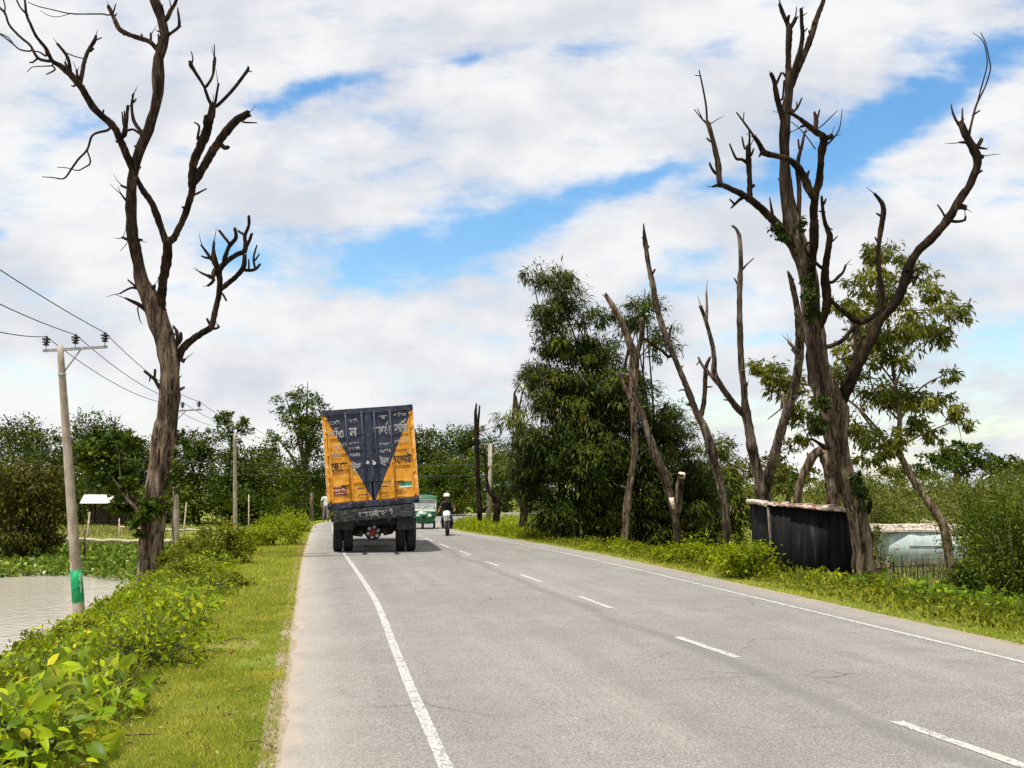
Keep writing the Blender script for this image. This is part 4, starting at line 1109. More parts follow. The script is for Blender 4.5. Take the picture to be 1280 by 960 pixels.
# slender living tree whose crown reaches behind the largest dead tree
def slender():
    D = 25.0
    tp = [(1197.5, 760, 12), (1197.5, 742, 11.5), (1187, 705, 10.5), (1181, 663, 11.5), (1168, 638, 9.6), (1149.6, 613, 8.6), (1133, 584, 8.6), (1122.5, 559, 8.4), (1124.5, 526, 6.4), (1119, 480, 5), (1112, 430, 4), (1108, 370, 3)]
    pts = [(Vector(P(x, y, D + i * .05)), w * .5 * D / F) for i, (x, y, w) in enumerate(tp)]
    spec = [(1104, 322, 24, 18), (1140, 345, 26, 16), (1082, 352, 26, 18), (1066, 385, 24, 20), (1112, 372, 30, 20), (1165, 372, 22, 16), (1196, 392, 20, 14), (1135, 408, 30, 22), (1095, 418, 26, 22), (1165, 420, 26, 16), (1070, 440, 26, 24),
            (962, 468, 26, 16, 1.5), (985, 482, 24, 18, 1.4), (1000, 510, 22, 18, 1.2), (945, 455, 10, 10, 1.5), (1010, 540, 18, 16, 1), (1030, 505, 20, 20, 1),
            (1100, 492, 34, 20), (1138, 498, 30, 18), (1170, 500, 18, 12), (1188, 468, 14, 9), (1198, 515, 12, 14), (1210, 530, 10, 9), (1080, 535, 24, 16), (1110, 548, 30, 16), (1150, 532, 20, 14), (1165, 545, 12, 14), (1090, 570, 22, 14), (1060, 470, 20, 18), (1120, 450, 20, 16)]
    bl = [blob(a[0], a[1], D + .8 + (a[4] if len(a) > 4 else 0) + .9 * math.sin(i * 2.3), a[2], a[3]) for i, a in enumerate(spec)]
    b = pts[0][0]
    loc = (b.x, b.y, hz(b.x, b.y) - .05)
    root = empty('slender_tree', loc, 'slender leafy tree with a bent pale trunk and drooping olive leaves', 'tree')
    rng = np.random.default_rng(71)
    foliage('crown', rng, bl, 15000, .185, .28, M['lf_euc'], root, loc, 'droop', .32, .35, .8)
    mb = MB(loc)
    P0 = [Vector((b.x, b.y, loc[2] - .1))] + [p for p, r in pts]
    mb.tube(P0, [pts[0][1] * 1.2] + [r for p, r in pts], sides=14, rough=.16, ridge=.12, step=.08, seed=9)
    for a, c, e, r in ((7, (1097, 542), (1068, 505), .05), (8, (1150, 486), (1188, 465), .035), (9, (1090, 440), (1066, 390), .03), (10, (1135, 390), (1195, 392), .025), (7, (1160, 540), (1205, 522), .03), (8, (1100, 500), (1085, 470), .03), (7, (1090, 560), (1070, 540), .025), (9, (1140, 440), (1168, 420), .025), (6, (1060, 500), (965, 470), .04)):
        s0 = pts[a][0]
        m_ = Vector(P(c[0], c[1], D + .5)); e_ = Vector(P(e[0], e[1], D + (2.0 if e[0] < 1000 else 1.0)))
        mb.tube([s0, m_, e_], [r, r * .7, r * .25], sides=7, rough=.12, step=.12, seed=a)
        for _ in range(4):
            q = m_.lerp(e_, random.random()); mb.tube([q, q + Vector((random.gauss(0, .25), random.gauss(0, .25), random.gauss(.1, .25)))], [.014, .005], sides=5)
    mb.build('trunk', M['bark_pale'], root)
slender()

# far flat topped trees and scrub on the right
for lab, D, px, spec, n, sd_ in (
 ('dark flat topped tree standing highest above the right hand scrub', 140, 1190, [(1178, 572, 26, 12), (1205, 566, 24, 12), (1190, 582, 34, 10), (1225, 576, 14, 8)], 2200, 81),
 ('dark umbrella shaped tree at the right edge of the skyline', 145, 1258, [(1250, 582, 22, 9), (1275, 584, 20, 10), (1262, 592, 30, 8)], 1600, 82),
 ('small dark tree low on the skyline between dead trunk and shed', 150, 1128, [(1118, 592, 20, 9), (1145, 590, 18, 8)], 1100, 83),
 ('small dark tree seen low beneath the arching broken trunk', 120, 985, [(970, 596, 24, 14), (1000, 592, 20, 12), (985, 606, 30, 12)], 1600, 84)):
    T(lab, D, px, spec, .35, n, .55, .6, 'lf_far', sd_, 'flat_topped_tree', flat=.5, group='far trees on the skyline to the right')

def stuff_foliage(name, blobs, n, L, W, material, style='round', seed=1, clump=.3, inner=.25, flat=.75):
    rng = np.random.default_rng(seed)
    o = foliage(name, rng, blobs, n, L, W, M[material], None, (0, 0, 0), style, clump, inner, flat)
    return tag(o, kind='stuff')

rnd = random.Random(99)
bl = []
for i in range(46):
    px = rnd.uniform(975, 1330); D = rnd.uniform(52, 84)
    p = P(px, 612, D); z = hz(p[0], p[1])
    top = 2.6 + rnd.uniform(-.7, .5)
    bl.append((p[0], p[1], z + (top + 1.5) * .5 - .2, rnd.uniform(1.6, 2.8), 2.0, (top + 1.5) * .55))
stuff_foliage('scrub_foliage', bl, 42000, .24, .32, 'lf_scrub', 'round', 91)
bl = []
for i in range(60):
    px = rnd.uniform(-80, 660); D = rnd.uniform(78, 92) if px < 420 else rnd.uniform(88, 104)
    p = P(px, 612, D); z = hz(p[0], p[1])
    bl.append((p[0], p[1], z + 1.5, 3.0, 2.0, rnd.uniform(1.6, 2.6)))
stuff_foliage('undergrowth_foliage', bl, 24000, .40, .55, 'lf_far', 'round', 92)

# a dense wood closes the view far behind everything
bl = []
for i in range(90):
    px = rnd.uniform(-500, 1800); D = rnd.uniform(150, 210)
    p = P(px, 612, D); z = hz(p[0], p[1])
    bl.append((p[0], p[1], z + 2.4, 6.0, 4.0, rnd.uniform(2.4, 4.2)))
stuff_foliage('far_woods_foliage', bl, 26000, .8, .6, 'lf_far', 'round', 93)

# ------------------------------------------------------------------ shrubs, each its own thing
def shrub(label, px, py, D, rx, ry, n, L, W, material, seed, style='round', name='shrub', extra=(), group=None, rz=None):
    c = P(px, py, D)
    g = hz(c[0], c[1])
    loc = (c[0], c[1], g - .04)
    root = empty(name, loc, label, 'bush', group)
    r = rx * D / F
    top = P(px, py - ry, D)[2]
    zc = (top + g) / 2
    rh = max((top - g) / 2 * 1.0, .12)
    bl = [(c[0], c[1], zc, r, r * .8 if rz is None else rz, rh)]
    for (dx, dy, k) in extra:
        bl.append((c[0] + dx * r, c[1] + dy * r, zc - .1 * rh, r * k, r * k, rh * (.6 + .4 * k)))
    rng = np.random.default_rng(seed)
    foliage('leaves', rng, bl, n, L, W, M[material], root, loc, style, .34, .3, .8)
    mb = MB(loc); rr = random.Random(seed)
    for i in range(9):
        e = Vector((c[0] + rr.gauss(0, r * .5), c[1] + rr.gauss(0, r * .4), zc + rh * rr.uniform(.2, .8)))
        mb.tube([Vector(loc) + Vector((rr.gauss(0, .05), rr.gauss(0, .05), 0)), Vector(loc).lerp(e, .5) + Vector((0, 0, .08)), e], [.014, .010, .004], sides=5)
    mb.build('stems', M['stem'], root)
    return root

shrub('tall olive shrub with pale leaf tips right of the tall dead trunk', 272, 680, 24, 34, 28, 2600, .10, .42, 'lf_shrub', 101, extra=((-.7, .1, .7), (.7, 0, .6)))
shrub('shrub tucked behind the dead trunk base, with pale flowers', 222, 695, 25.5, 22, 16, 1200, .10, .42, 'lf_shrub', 102)
shrub('yellow green shrub on the verge just short of the parked view of trees', 340, 668, 32, 30, 20, 2400, .12, .34, 'lf_bright', 103, extra=((.8, .3, .6), (-.7, -.2, .7)))['label'] = 'yellow green shrub on the pond side verge, nearer of two before the truck'
shrub('farther yellow green shrub on the pond side verge beside the truck', 366, 657, 42, 24, 14, 1800, .13, .34, 'lf_bright', 104, extra=((.5, .5, .5), (-.6, 0, .6)))
shrub('dense low shrub with a dark shaded side at the grass edge', 292, 748, 18.5, 24, 24, 1700, .085, .45, 'lf_shrub', 105, extra=((-.8, .3, .8),))
shrub('low rounded shrub among broad leaves midway along the bank', 215, 805, 13.2, 40, 30, 2000, .075, .45, 'lf_shrub', 106, extra=((-.8, .2, .7), (.5, .5, .6)))
shrub('rounded dull green shrub standing among the bank weeds before the dead trunk', 232, 728, 20.5, 30, 24, 2400, .085, .45, 'lf_shrub', 118, extra=((-.8, .3, .7), (.7, .3, .6)))
shrub('yellowish shrub on the bank beside the nearest power pole', 168, 770, 15.6, 38, 26, 2600, .075, .45, 'lf_bright', 119, extra=((-.7, .3, .7), (.6, .2, .7)))
shrub('small shrub rising from the broad leaves on the bank near the water', 108, 802, 12.8, 30, 26, 1800, .07, .45, 'lf_shrub', 120, extra=((-.8, .1, .7),))
shrub('dark fine leaved shrub on the water side of the bank', 40, 822, 11.5, 36, 26, 1400, .07, .4, 'lf_shrub', 107)
shrub('bright green shrub leaning on the kiosk wall', 938, 704, 20.3, 30, 26, 2600, .09, .42, 'lf_bright', 108, extra=((-.6, .3, .7),))
shrub('bright low shrub under the leaning sawn trunk', 872, 702, 24.5, 40, 20, 2800, .10, .42, 'lf_bright', 109, extra=((-.8, .2, .6), (.7, -.3, .7)))
shrub('low weedy shrub under the bamboo at the road edge', 770, 692, 29.5, 34, 9, 1300, .11, .4, 'lf_bright', 110, extra=((-.9, .8, .6), (.8, -.6, .6)))
shrub('yellowing bush at the foot of the bamboo stand', 722, 655, 36, 26, 30, 2200, .15, .3, 'lf_bamboo_y', 111)
shrub('dark ferny bush reaching in at the right edge of the view', 1268, 668, 18, 46, 60, 5200, .085, .4, 'lf_mid', 112, extra=((-.5, .3, .8), (.6, .2, .8)))
shrub('tall dark leafy bush behind the ferny bush at the right edge', 1256, 640, 21, 40, 36, 4200, .10, .42, 'lf_mid', 117, extra=((-.7, .2, .75), (.6, .3, .8)))
shrub('olive bush spreading beside the slender bent trunk', 1216, 640, 22.5, 40, 26, 2600, .10, .36, 'lf_olive', 113, extra=((.6, .3, .7),))
shrub('dark low bush at the foot of the slender bent trunk', 1232, 735, 17.5, 34, 36, 3200, .085, .4, 'lf_far', 114, extra=((-.6, .4, .7),))
shrub('small green bush against the back of the pale tin shed', 1098, 672, 37, 9, 22, 500, .14, .4, 'lf_scrub', 115)
shrub('tawny scrub bush standing behind the largest dead tree', 1088, 622, 48, 26, 26, 1400, .2, .35, 'lf_scrub', 116)

# broad leaved plants: a few models, copied along the banks
def broad_plant(seed, n, spread, height, L, material):
    rng = np.random.default_rng(seed)
    root = empty('broad_leaf_plant', (0, 0, 0))
    ang = rng.uniform(0, 2 * math.pi, n); rad = spread * np.sqrt(rng.random(n))
    hgt = height * (1 - .55 * (rad / spread) ** 2) * rng.uniform(.12, 1.05, n) ** .8
    p = np.stack([rad * np.cos(ang), rad * np.sin(ang), hgt], 1)
    o = np.stack([np.cos(ang), np.sin(ang), np.zeros(n)], 1)
    d = o * .7 + rng.normal(size=(n, 3)) * .55 + np.array([0, 0, -.1])
    nn = np.array([0, 0, .8]) + o * .45 + rng.normal(size=(n, 3)) * .6
    ls = L * rng.uniform(.5, 1.25, n)
    v, q, t = broad_verts(p, d, nn, ls, ls * rng.uniform(.42, .72, n))
    tone = np.clip(rng.beta(1.9, 3.0, n), 0, 1)
    tone[rng.random(n) < .03] = rng.uniform(.82, .96)
    link('leaves', mesh_np('leaves', v, q, t, np.repeat(tone, 10)), M[material], root)
    mb = MB(); rr = random.Random(seed)
    for i in range(0, n, 9):
        q_ = Vector(p[i]); b_ = Vector((q_.x * .35, q_.y * .35, 0))
        mb.tube([b_, b_.lerp(q_, .6) + Vector((0, 0, .05)), q_], [.006, .005, .003], sides=4)
    mb.build('stems', M['stem'], root)
    return root

def place(root, x, y, s, rz, label, group, first, dz=0):
    o = root if first else copy_tree(root)
    o.location = (x, y, hz(x, y) - .02 + dz)
    o.rotation_euler = (0, 0, rz)
    o.scale = (s, s, s)
    return tag(o, label, 'plant', group)

protos = [broad_plant(200 + i, n, sp, h, L, mt) for i, (n, sp, h, L, mt) in enumerate(((360, .48, .50, .090, 'lf_big'), (290, .42, .52, .105, 'lf_big'), (420, .50, .50, .062, 'lf_big'), (520, .48, .44, .052, 'lf_shrub'), (460, .52, .52, .058, 'lf_bright'), (230, .46, .46, .085, 'lf_big'), (210, .48, .50, .105, 'lf_green'), (320, .50, .46, .07, 'lf_green')))]
used = set()
rnd = random.Random(17)
spots = []
y = 5.6
while y < 27:
    for k in range(3):
        d = 1.55 + k * .62 + rnd.uniform(-.22, .2) + (.25 if y < 7.5 else 0) - .12 * math.sin(y * 1.3)
        if y > 19 and k == 0: continue
        if rnd.random() < .86:
            spots.append((-.13 - d, y + rnd.uniform(-.3, .3)))
    y += .62 + y * .012
BIG_LABEL = ('broad leaved yellow green plant growing in the strip between grass and pond', 'broad leaved plants on the pond bank')
FINE_LABEL = ('bushy weed with small dull leaves growing in the strip between grass and pond', 'small leaved weeds on the pond bank')
for k in range(16):
    spots.append((-.13 - rnd.uniform(1.65, 3.2), rnd.uniform(5.3, 8.2)))
for i, (x, yy) in enumerate(spots):
    pi = rnd.choice((0, 1, 0, 5, 2)) if yy < 8.6 else rnd.choice((5, 2, 3, 4, 2, 3, 4))
    s = rnd.uniform(.7, 1.25)
    lab = FINE_LABEL if pi in (3, 4) else BIG_LABEL
    place(protos[pi], x, yy, s, rnd.uniform(0, 6.28), lab[0], lab[1], pi not in used)
    used.add(pi)
rp = [(1205, 772, 15.5), (1240, 782, 15), (1180, 762, 16.5), (1265, 790, 14.4), (1275, 765, 15.8), (1150, 752, 17.5), (1225, 760, 16.5), (1120, 745, 18.5), (1095, 742, 19), (1062, 738, 19.4), (1252, 768, 16), (1140, 740, 18.8), (1030, 735, 19.8), (1195, 748, 17.6), (1290, 800, 14), (1165, 775, 16)]
for i, (px, py, D) in enumerate(rp):
    p = P(px, py, D)
    pi = (6, 7, 5, 6, 7)[i % 5]
    c = protos[pi] if pi not in used else copy_tree(protos[pi])
    used.add(pi)
    c.location = (p[0], p[1], hz(p[0], p[1]) - .02)
    c.rotation_euler = (0, 0, rnd.uniform(0, 6.28))
    k = rnd.uniform(.75, 1.1); c.scale = (k, k, k)
    tag(c, 'broad leaved green plant in the weeds across the road', 'plant', 'broad leaved plants across the road')

# ------------------------------------------------------------------ ground cover, grass, floating weed
def vnoise(x, y, s, seed=0):
    return np.array([mnoise.noise(Vector((a * s, b * s, seed))) for a, b in zip(x, y)])

def scatter(name, x, y, h, L, W, material, seed, upright=.5, z0=None, broad=False, tone=None):
    rng = np.random.default_rng(seed)
    z, d = H(x, y)
    if z0 is not None: z = np.maximum(z, z0)
    k = len(x)
    p = np.stack([x, y, z + h], 1)
    dd = rng.normal(size=(k, 3)) * .7 + np.array([0, 0, upright])
    nn = np.array([0, 0, 1.0]) + rng.normal(size=(k, 3)) * .6
    ls = L * rng.uniform(.6, 1.35, k)
    tn = rng.random(k) if tone is None else np.clip(tone + rng.normal(size=k) * .2, 0, 1)
    if broad:
        v, q, t = broad_verts(p, dd, nn, ls, ls * W); rep = 10
    else:
        v, q = leaf_verts(p, dd, nn, ls, ls * W); t = None; rep = 4
    return tag(link(name, mesh_np(name, v, q, t, np.repeat(tn, rep)), M[material]), kind='stuff')

def region(rng, n, x0, x1, y0, y1, dmin, dmax, side, power=1.0):
    x = rng.uniform(x0, x1, n); y = y0 + (y1 - y0) * rng.random(n) ** power
    z, d = H(x, y)
    dl = pl_dist(x, y, ELs)
    m = (d > dmin) & (d < dmax) & ((dl > 0) if side == 'l' else (dl <= 0))
    return x[m], y[m], d[m]

rng = np.random.default_rng(301)
x, y, d = region(rng, 90000, -6.5, -.9, 4.8, 52, 1.25, 4.6, 'l', 1.35)
hn = vnoise(x, y, 1.1, 2)
keep = (d > 1.45 + .28 * hn)
x, y, d, hn = x[keep], y[keep], d[keep], hn[keep]
hmax = (.22 + .22 * hn) * sstep(1.2, 2.0, d) + .03 + .15 * sstep(2.2, 3.5, d)
scatter('ground_cover_leaves', x, y, np.maximum(.01, hmax) * rng.random(len(x)) ** .6, .065, .5, 'lf_bright', 302, .35)
x, y, d = region(rng, 105000, 5.5, 24, 10, 52, .45, 9, 'r', 1.2)
hn = vnoise(x, y, 1.0, 4)
hmax = (.20 + .24 * hn) * sstep(.35, 1.4, d) + .03 + .10 * sstep(1.5, 3, d)
scatter('ground_cover_leaves', x, y, np.maximum(.01, hmax) * rng.random(len(x)) ** .6, .085, .48, 'lf_shrub', 303, .35)
# rough field on the low ground to the right
x = rng.uniform(12, 60, 60000); y = rng.uniform(14, 66, 60000)
z, d = H(x, y); m = (d > 5) & (pl_dist(x, y, ELs) <= 0)
x, y = x[m], y[m]
scatter('rough_field_grass', x, y, .02 + .12 * rng.random(len(x)) * (.6 + .5 * vnoise(x, y, .35, 8)), .16, .25, 'lf_scrub', 304, .7)
# meadow inside the bend
x, y, d = region(rng, 60000, 5, 26, 36, 66, .25, 12, 'r')
hn = vnoise(x, y, .7, 6)
scatter('tall_grass', x, y, np.maximum(.0, .30 + .2 * hn) * rng.random(len(x)) * sstep(.1, 1.0, d), .2, .18, 'lf_bright', 305, 1.0)
# far bank grass
x = rng.uniform(-45, -8, 26000); y = rng.uniform(61, 80, 26000)
scatter('far_bank_grass', x, y, .05 + .15 * rng.random(len(x)), .26, .25, 'lf_dry', 306, .9, z0=WATER_Z - .2)
# floating weed on the pond
x = rng.uniform(-44, -3.5, 60000); y = rng.uniform(40, 64, 60000)
edge = 42.5 + 1.2 * np.sin(x * .5) + vnoise(x, y, .35, 3) * 1.6 + np.where(x > -8, -(x + 8) * 1.0, 0)
z, d = H(x, y); m = (y > edge) & (z < WATER_Z + .25)
x, y = x[m], y[m]
scatter('floating_weed_leaves', x, y, .03 + (.26 + .12 * vnoise(x, y, .8, 5)) * rng.random(len(x)), .24, .62, 'lf_hyac', 307, .45, z0=WATER_Z)
# dry grass tufts where the turf meets the shrubs
def blades(name, x, y, d, L, W, material, seed, tone=None, lean=.55):
    rng = np.random.default_rng(seed)
    z, _ = H(x, y)
    k = len(x)
    a = rng.uniform(0, 2 * math.pi, k)
    s = np.stack([np.cos(a), np.sin(a), np.zeros(k)], 1)
    up = np.array([0, 0, 1.0]) + rng.normal(size=(k, 3)) * lean * np.array([1, 1, .2])
    ls = (L * rng.uniform(.5, 1.4, k))[:, None]; wd = (W * rng.uniform(.7, 1.3, k))[:, None]
    p = np.stack([x, y, z - .008], 1)
    v = np.stack([p - s * wd * .5, p + s * wd * .5, p + up * ls], 1).reshape(-1, 3)
    t = np.arange(k * 3).reshape(-1, 3)
    tn = rng.random(k) if tone is None else np.clip(tone + rng.normal(size=k) * .22, 0, 1)
    return tag(link(name, mesh_np(name, v, None, t, np.repeat(tn, 3)), M[material]), kind='stuff')
x, y, d = region(rng, 300000, -1.9, .1, 4.6, 17, .04, 1.75, 'l', 1.5)
nz = vnoise(x, y, 1.7, 12) + .5 * vnoise(x, y, 5, 3)
keep = rng.random(len(x)) < np.clip(.50 + .75 * sstep(.05, .4, d) + .4 * nz, .05, 1)
keep &= rng.random(len(x)) < np.clip(1 - 1.7 * sstep(.22, .5, vnoise(x, y, .95, 31)), .12, 1)
x, y, d, nz = x[keep], y[keep], d[keep], nz[keep]
blades('verge_grass', x, y, d, .034 + .03 * sstep(1.0, 1.6, d) + .012 * nz, .0062, 'lf_turf', 401, .42 + .42 * nz)
x, y, d = region(rng, 120000, -2.4, 1.2, 16, 56, .04, 2.0, 'l', 1.3)
nz = vnoise(x, y, 1.2, 12)
blades('verge_grass', x, y, d, .05 + .06 * sstep(.9, 1.8, d) + .015 * nz, .014, 'lf_turf', 402, .45 + .3 * nz)
x, y, d = region(rng, 120000, 5.5, 13, 9, 50, .08, 1.7, 'r', 1.3)
nz = vnoise(x, y, 1.2, 15)
blades('verge_grass', x, y, d, .05 + .08 * sstep(.4, 1.5, d) + .015 * nz, .014, 'lf_turf', 403, .40 + .35 * nz)

rng = np.random.default_rng(501)
x, y, d = region(rng, 900, -1.9, .1, 5, 20, .05, 1.9, 'l', 1.4)
M['lf_dead'] = leaf_mat('fallen_brown_leaves', L3((.06, .03, .015), (.20, .11, .05), (.42, .32, .18)), .1, .8, .1)
scatter('fallen_leaves', x, y, .015 + .02 * rng.random(len(x)), .035, .5, 'lf_dead', 502, .05)
for i, (px, py, a, ln) in enumerate(((112, 925, .5, .5), (150, 905, 1.2, .4), (345, 935, 2.4, .3), (280, 800, .2, .25))):
    p = G(px, py, .03); q = Vector((p[0], p[1], hz(p[0], p[1]) + .03))
    mb = MB(q); mb.tube([q, q + Vector((math.cos(a) * ln * .5, math.sin(a) * ln * .5, .03)), q + Vector((math.cos(a) * ln, math.sin(a) * ln, .0))], [.006, .005, .003], 6)
    o = mb.build('dry_twig', M['bark_pale']); o.location = q
    tag(o, ('dry twig lying in the grass beside the broad leaved plants', 'dry twig lying just past the first, under the plant edge', 'short dry twig on the grass near the asphalt edge', 'short dry twig on the grass by the rounded low shrub')[i], 'twig')

# ------------------------------------------------------------------ vehicle and built materials
def truck_paint():
    """orange container doors with a painted navy triangle standing on its point"""
    m, t, bs = new_mat('orange_and_navy_door_paint')
    tc = t.n('ShaderNodeTexCoord')
    sp = t.n('ShaderNodeSeparateXYZ'); t.l(tc.outputs['Object'], sp.inputs[0])
    x = t.math('SUBTRACT', sp.outputs[0], .02)
    z = sp.outputs[2]
    nz = t.noise(tc.outputs['Object'], 4, 5, .6)
    half = t.math('MULTIPLY', t.math('SUBTRACT', z, .17), 1.06 / 2.18)
    half = t.math('MULTIPLY_ADD', t.math('SUBTRACT', nz, .5), .02, half)
    inside = t.math('GREATER_THAN', half, t.math('ABSOLUTE', x))
    org = t.ramp(nz, [(.36, (.54, .215, .012)), (.5, (.68, .30, .018)), (.64, (.72, .39, .075))])
    rust = t.noise(tc.outputs['Object'], 9, 8, .7)
    org = t.mix(t.math('MULTIPLY', t.mapr(rust, .56, .66), .85), org, (.22, .10, .035))
    mpv = t.n('ShaderNodeMapping'); mpv.inputs['Scale'].default_value = (9, 9, .8); t.l(tc.outputs['Object'], mpv.inputs[0])
    org = t.mix(t.math('MULTIPLY', t.mapr(t.noise(mpv.outputs[0], 1.4, 4, .6), .55, .8), .45), org, (.36, .15, .03))
    nav = t.ramp(nz, [(.3, (.020, .026, .050)), (.7, (.042, .050, .082))])
    nav = t.mix(t.math('MULTIPLY', t.mapr(rust, .56, .70), .4), nav, (.12, .12, .13))
    t.l(t.mix(inside, org, nav), bs.inputs['Base Color'])
    bs.inputs['Roughness'].default_value = .5
    bs.inputs['Specular IOR Level'].default_value = .35
    b = t.n('ShaderNodeBump'); b.inputs['Strength'].default_value = .25; b.inputs['Distance'].default_value = .02
    t.l(nz, b.inputs['Height']); t.l(b.outputs[0], bs.inputs['Normal'])
    return m
M['doors'] = truck_paint()
M['orange'] = mat('faded_orange_paint', [(.3, (.58, .22, .012)), (.55, (.76, .32, .015)), (.72, (.80, .52, .22))], 7, .5)
M['edge_worn'] = mat('scraped_pale_edge', [(.35, (.70, .34, .05)), (.5, (.72, .62, .48)), (.7, (.78, .72, .62))], 16, .6)
M['navy'] = mat('dirty_navy_paint', [(.3, (.018, .022, .040)), (.7, (.055, .06, .085))], 9, .55)
M['blue'] = mat('deep_blue_paint', [(.3, (.012, .018, .075)), (.7, (.03, .04, .14))], 9, .5)
M['chassis'] = mat('oily_black_steel', [(.3, (.008, .008, .009)), (.7, (.022, .021, .02))], 12, .65)
M['tyre'] = mat('dusty_tyre_rubber', [(.3, (.012, .012, .012)), (.7, (.032, .03, .028))], 14, .85, bump=.3)
M['flap'] = mat('grey_mud_flap', [(.3, (.018, .018, .018)), (.7, (.05, .049, .046))], 10, .8)
M['board'] = mat('weathered_dark_board', [(.3, (.016, .018, .017)), (.55, (.045, .048, .045)), (.75, (.10, .098, .09))], 7, .75, bump=.2, stretch=(1, 1, 3))
M['white'] = mat('off_white_paint', [(.3, (.66, .65, .61)), (.7, (.80, .79, .76))], 14, .55)
M['ghost'] = mat('faded_grey_lettering', [(.36, (.26, .26, .27)), (.64, (.46, .45, .43))], 14, .7)
M['ink'] = mat('black_sign_paint', [(.3, (.012, .012, .012)), (.7, (.03, .028, .025))], 14, .6)
M['red'] = mat('dull_red_paint', [(.3, (.22, .022, .014)), (.7, (.34, .04, .028))], 14, .5)
M['maroon'] = mat('brick_red_sticker', [(.3, (.25, .055, .025)), (.7, (.34, .085, .04))], 14, .6)
M['plate_g'] = mat('green_number_plate', [(.3, (.0, .22, .10)), (.7, (.01, .32, .16))], 14, .45)
M['glass'] = mat('dark_glass', [(.02, .025, .028)], 3, .08, .9)
M['lamp_red'] = mat('red_lamp_lens', [(.09, .008, .008)], 3, .2, .6)
M['lamp_clear'] = mat('clear_lamp_lens', [(.75, .78, .78)], 3, .12, .8)
M['steel'] = mat('grey_galvanised_steel', [(.3, (.20, .21, .21)), (.7, (.34, .34, .33))], 12, .5, metal=.3)
M['concrete'] = mat('pole_concrete', [(.3, (.27, .225, .17)), (.55, (.38, .325, .255)), (.75, (.46, .40, .33))], 5, .9, bump=.3, stretch=(1, 1, .4))
M['insul'] = mat('black_glazed_insulator', [(.012, .012, .016)], 5, .2, .6)
M['pole_g'] = mat('green_pole_paint', [(.3, (.0, .22, .075)), (.7, (.01, .33, .12))], 9, .5)
M['wire'] = mat('dark_wire', [(.05, .05, .055)], 5, .6)
M['cng'] = mat('rickshaw_green_paint', [(.3, (.0, .085, .022)), (.7, (.004, .13, .036))], 9, .35, .5)
M['cream'] = mat('pale_rickshaw_frame', [(.3, (.55, .60, .52)), (.7, (.66, .70, .62))], 9, .5)
M['windsc'] = mat('dull_windscreen', [(.3, (.20, .23, .22)), (.7, (.36, .39, .38))], 6, .1, .8)
M['tar'] = mat('black_tarred_tin', [(.3, (.003, .003, .0035)), (.52, (.009, .009, .010)), (.66, (.012, .012, .013)), (.86, (.07, .068, .065))], 3.2, .75, .12, bump=.15, stretch=(3.2, 3.2, .28), detail=8)
M['rusttin'] = mat('rusty_roofing_tin', [(.32, (.10, .045, .025)), (.47, (.24, .13, .085)), (.60, (.36, .30, .26)), (.78, (.50, .46, .42))], 5.5, .65, bump=.2, dist=.6)
M['paletin'] = mat('pale_blue_painted_tin', [(.3, (.28, .35, .35)), (.55, (.38, .45, .44)), (.75, (.46, .51, .49))], 2.6, .5, bump=.1)
M['thatch'] = mat('old_bamboo_roofing', [(.3, (.22, .16, .10)), (.5, (.50, .43, .36)), (.7, (.72, .66, .58))], 9, .85, bump=.4, stretch=(1, 4, 1))
M['bamboo_dry'] = mat('dry_bamboo_rail', [(.3, (.30, .24, .14)), (.7, (.52, .45, .32))], 6, .7)
M['whitetin'] = mat('bright_new_tin', [(.56, .56, .55)], 4, .55)
M['skin'] = mat('brown_skin', [(.21, .105, .062)], 8, .6)
M['shirt_b'] = mat('black_shirt', [(.3, (.012, .012, .014)), (.7, (.03, .03, .034))], 9, .85)
M['jeans'] = mat('dark_trousers', [(.3, (.02, .024, .04)), (.7, (.045, .05, .07))], 9, .85)
M['shirt_w'] = mat('white_shirt', [(.70, .70, .70)], 9, .85)
M['lungi'] = mat('grey_brown_wrap', [(.3, (.16, .14, .13)), (.7, (.27, .24, .22))], 9, .9)
M['hair'] = mat('black_hair', [(.010, .009, .008)], 20, .6)
M['shoe'] = mat('dark_shoe', [(.02, .018, .016)], 9, .6)
M['helmet'] = mat('white_helmet_shell', [(.78, .77, .74)], 5, .25, .5)

def lathe_y(mb, c, prof, mi=0, sides=24):
    return mb.lathe(c, prof, (1, 0, 0), sides, mi)

# ------------------------------------------------------------------ the truck
def wheel(parent, x, y, r, w, dual=True, name='wheel'):
    e = empty(name, (x, y, r)); e.parent = parent
    wd = w
    offs = (-w * .54, w * .54) if dual else (0,)
    for o in offs:
        lathe_y(MB(), (o, 0, 0), [(r * .56, -wd * .42), (r * .80, -wd * .48), (r * .95, -wd * .44), (r, -wd * .30), (r * 1.0, -wd * .1), (r * .985, -wd * .06), (r * .985, wd * .06), (r, wd * .1), (r, wd * .30), (r * .95, wd * .44), (r * .80, wd * .48), (r * .56, wd * .42)]).build('tyre', M['tyre'], e)
    rim = MB()
    for o in offs:
        lathe_y(rim, (o, 0, 0), [(r * .2, -wd * .1), (r * .3, -wd * .12), (r * .56, -wd * .40), (r * .57, wd * .40), (r * .3, wd * .12), (r * .2, wd * .1)])
    rim.build('rim', M['steel'], e)
    return e

tr = empty('cargo_truck', (1.80, 28.4, .006), 'orange and navy container truck driving away, leaning to its left', 'truck')
tr.rotation_euler = (0, 0, R(-2.6))
LEAN = R(-4.7)
body = empty('container', (0, 0, 1.18)); body.parent = tr; body.rotation_euler = (0, LEAN, 0)
body.location = (-.035, 0, 1.18)
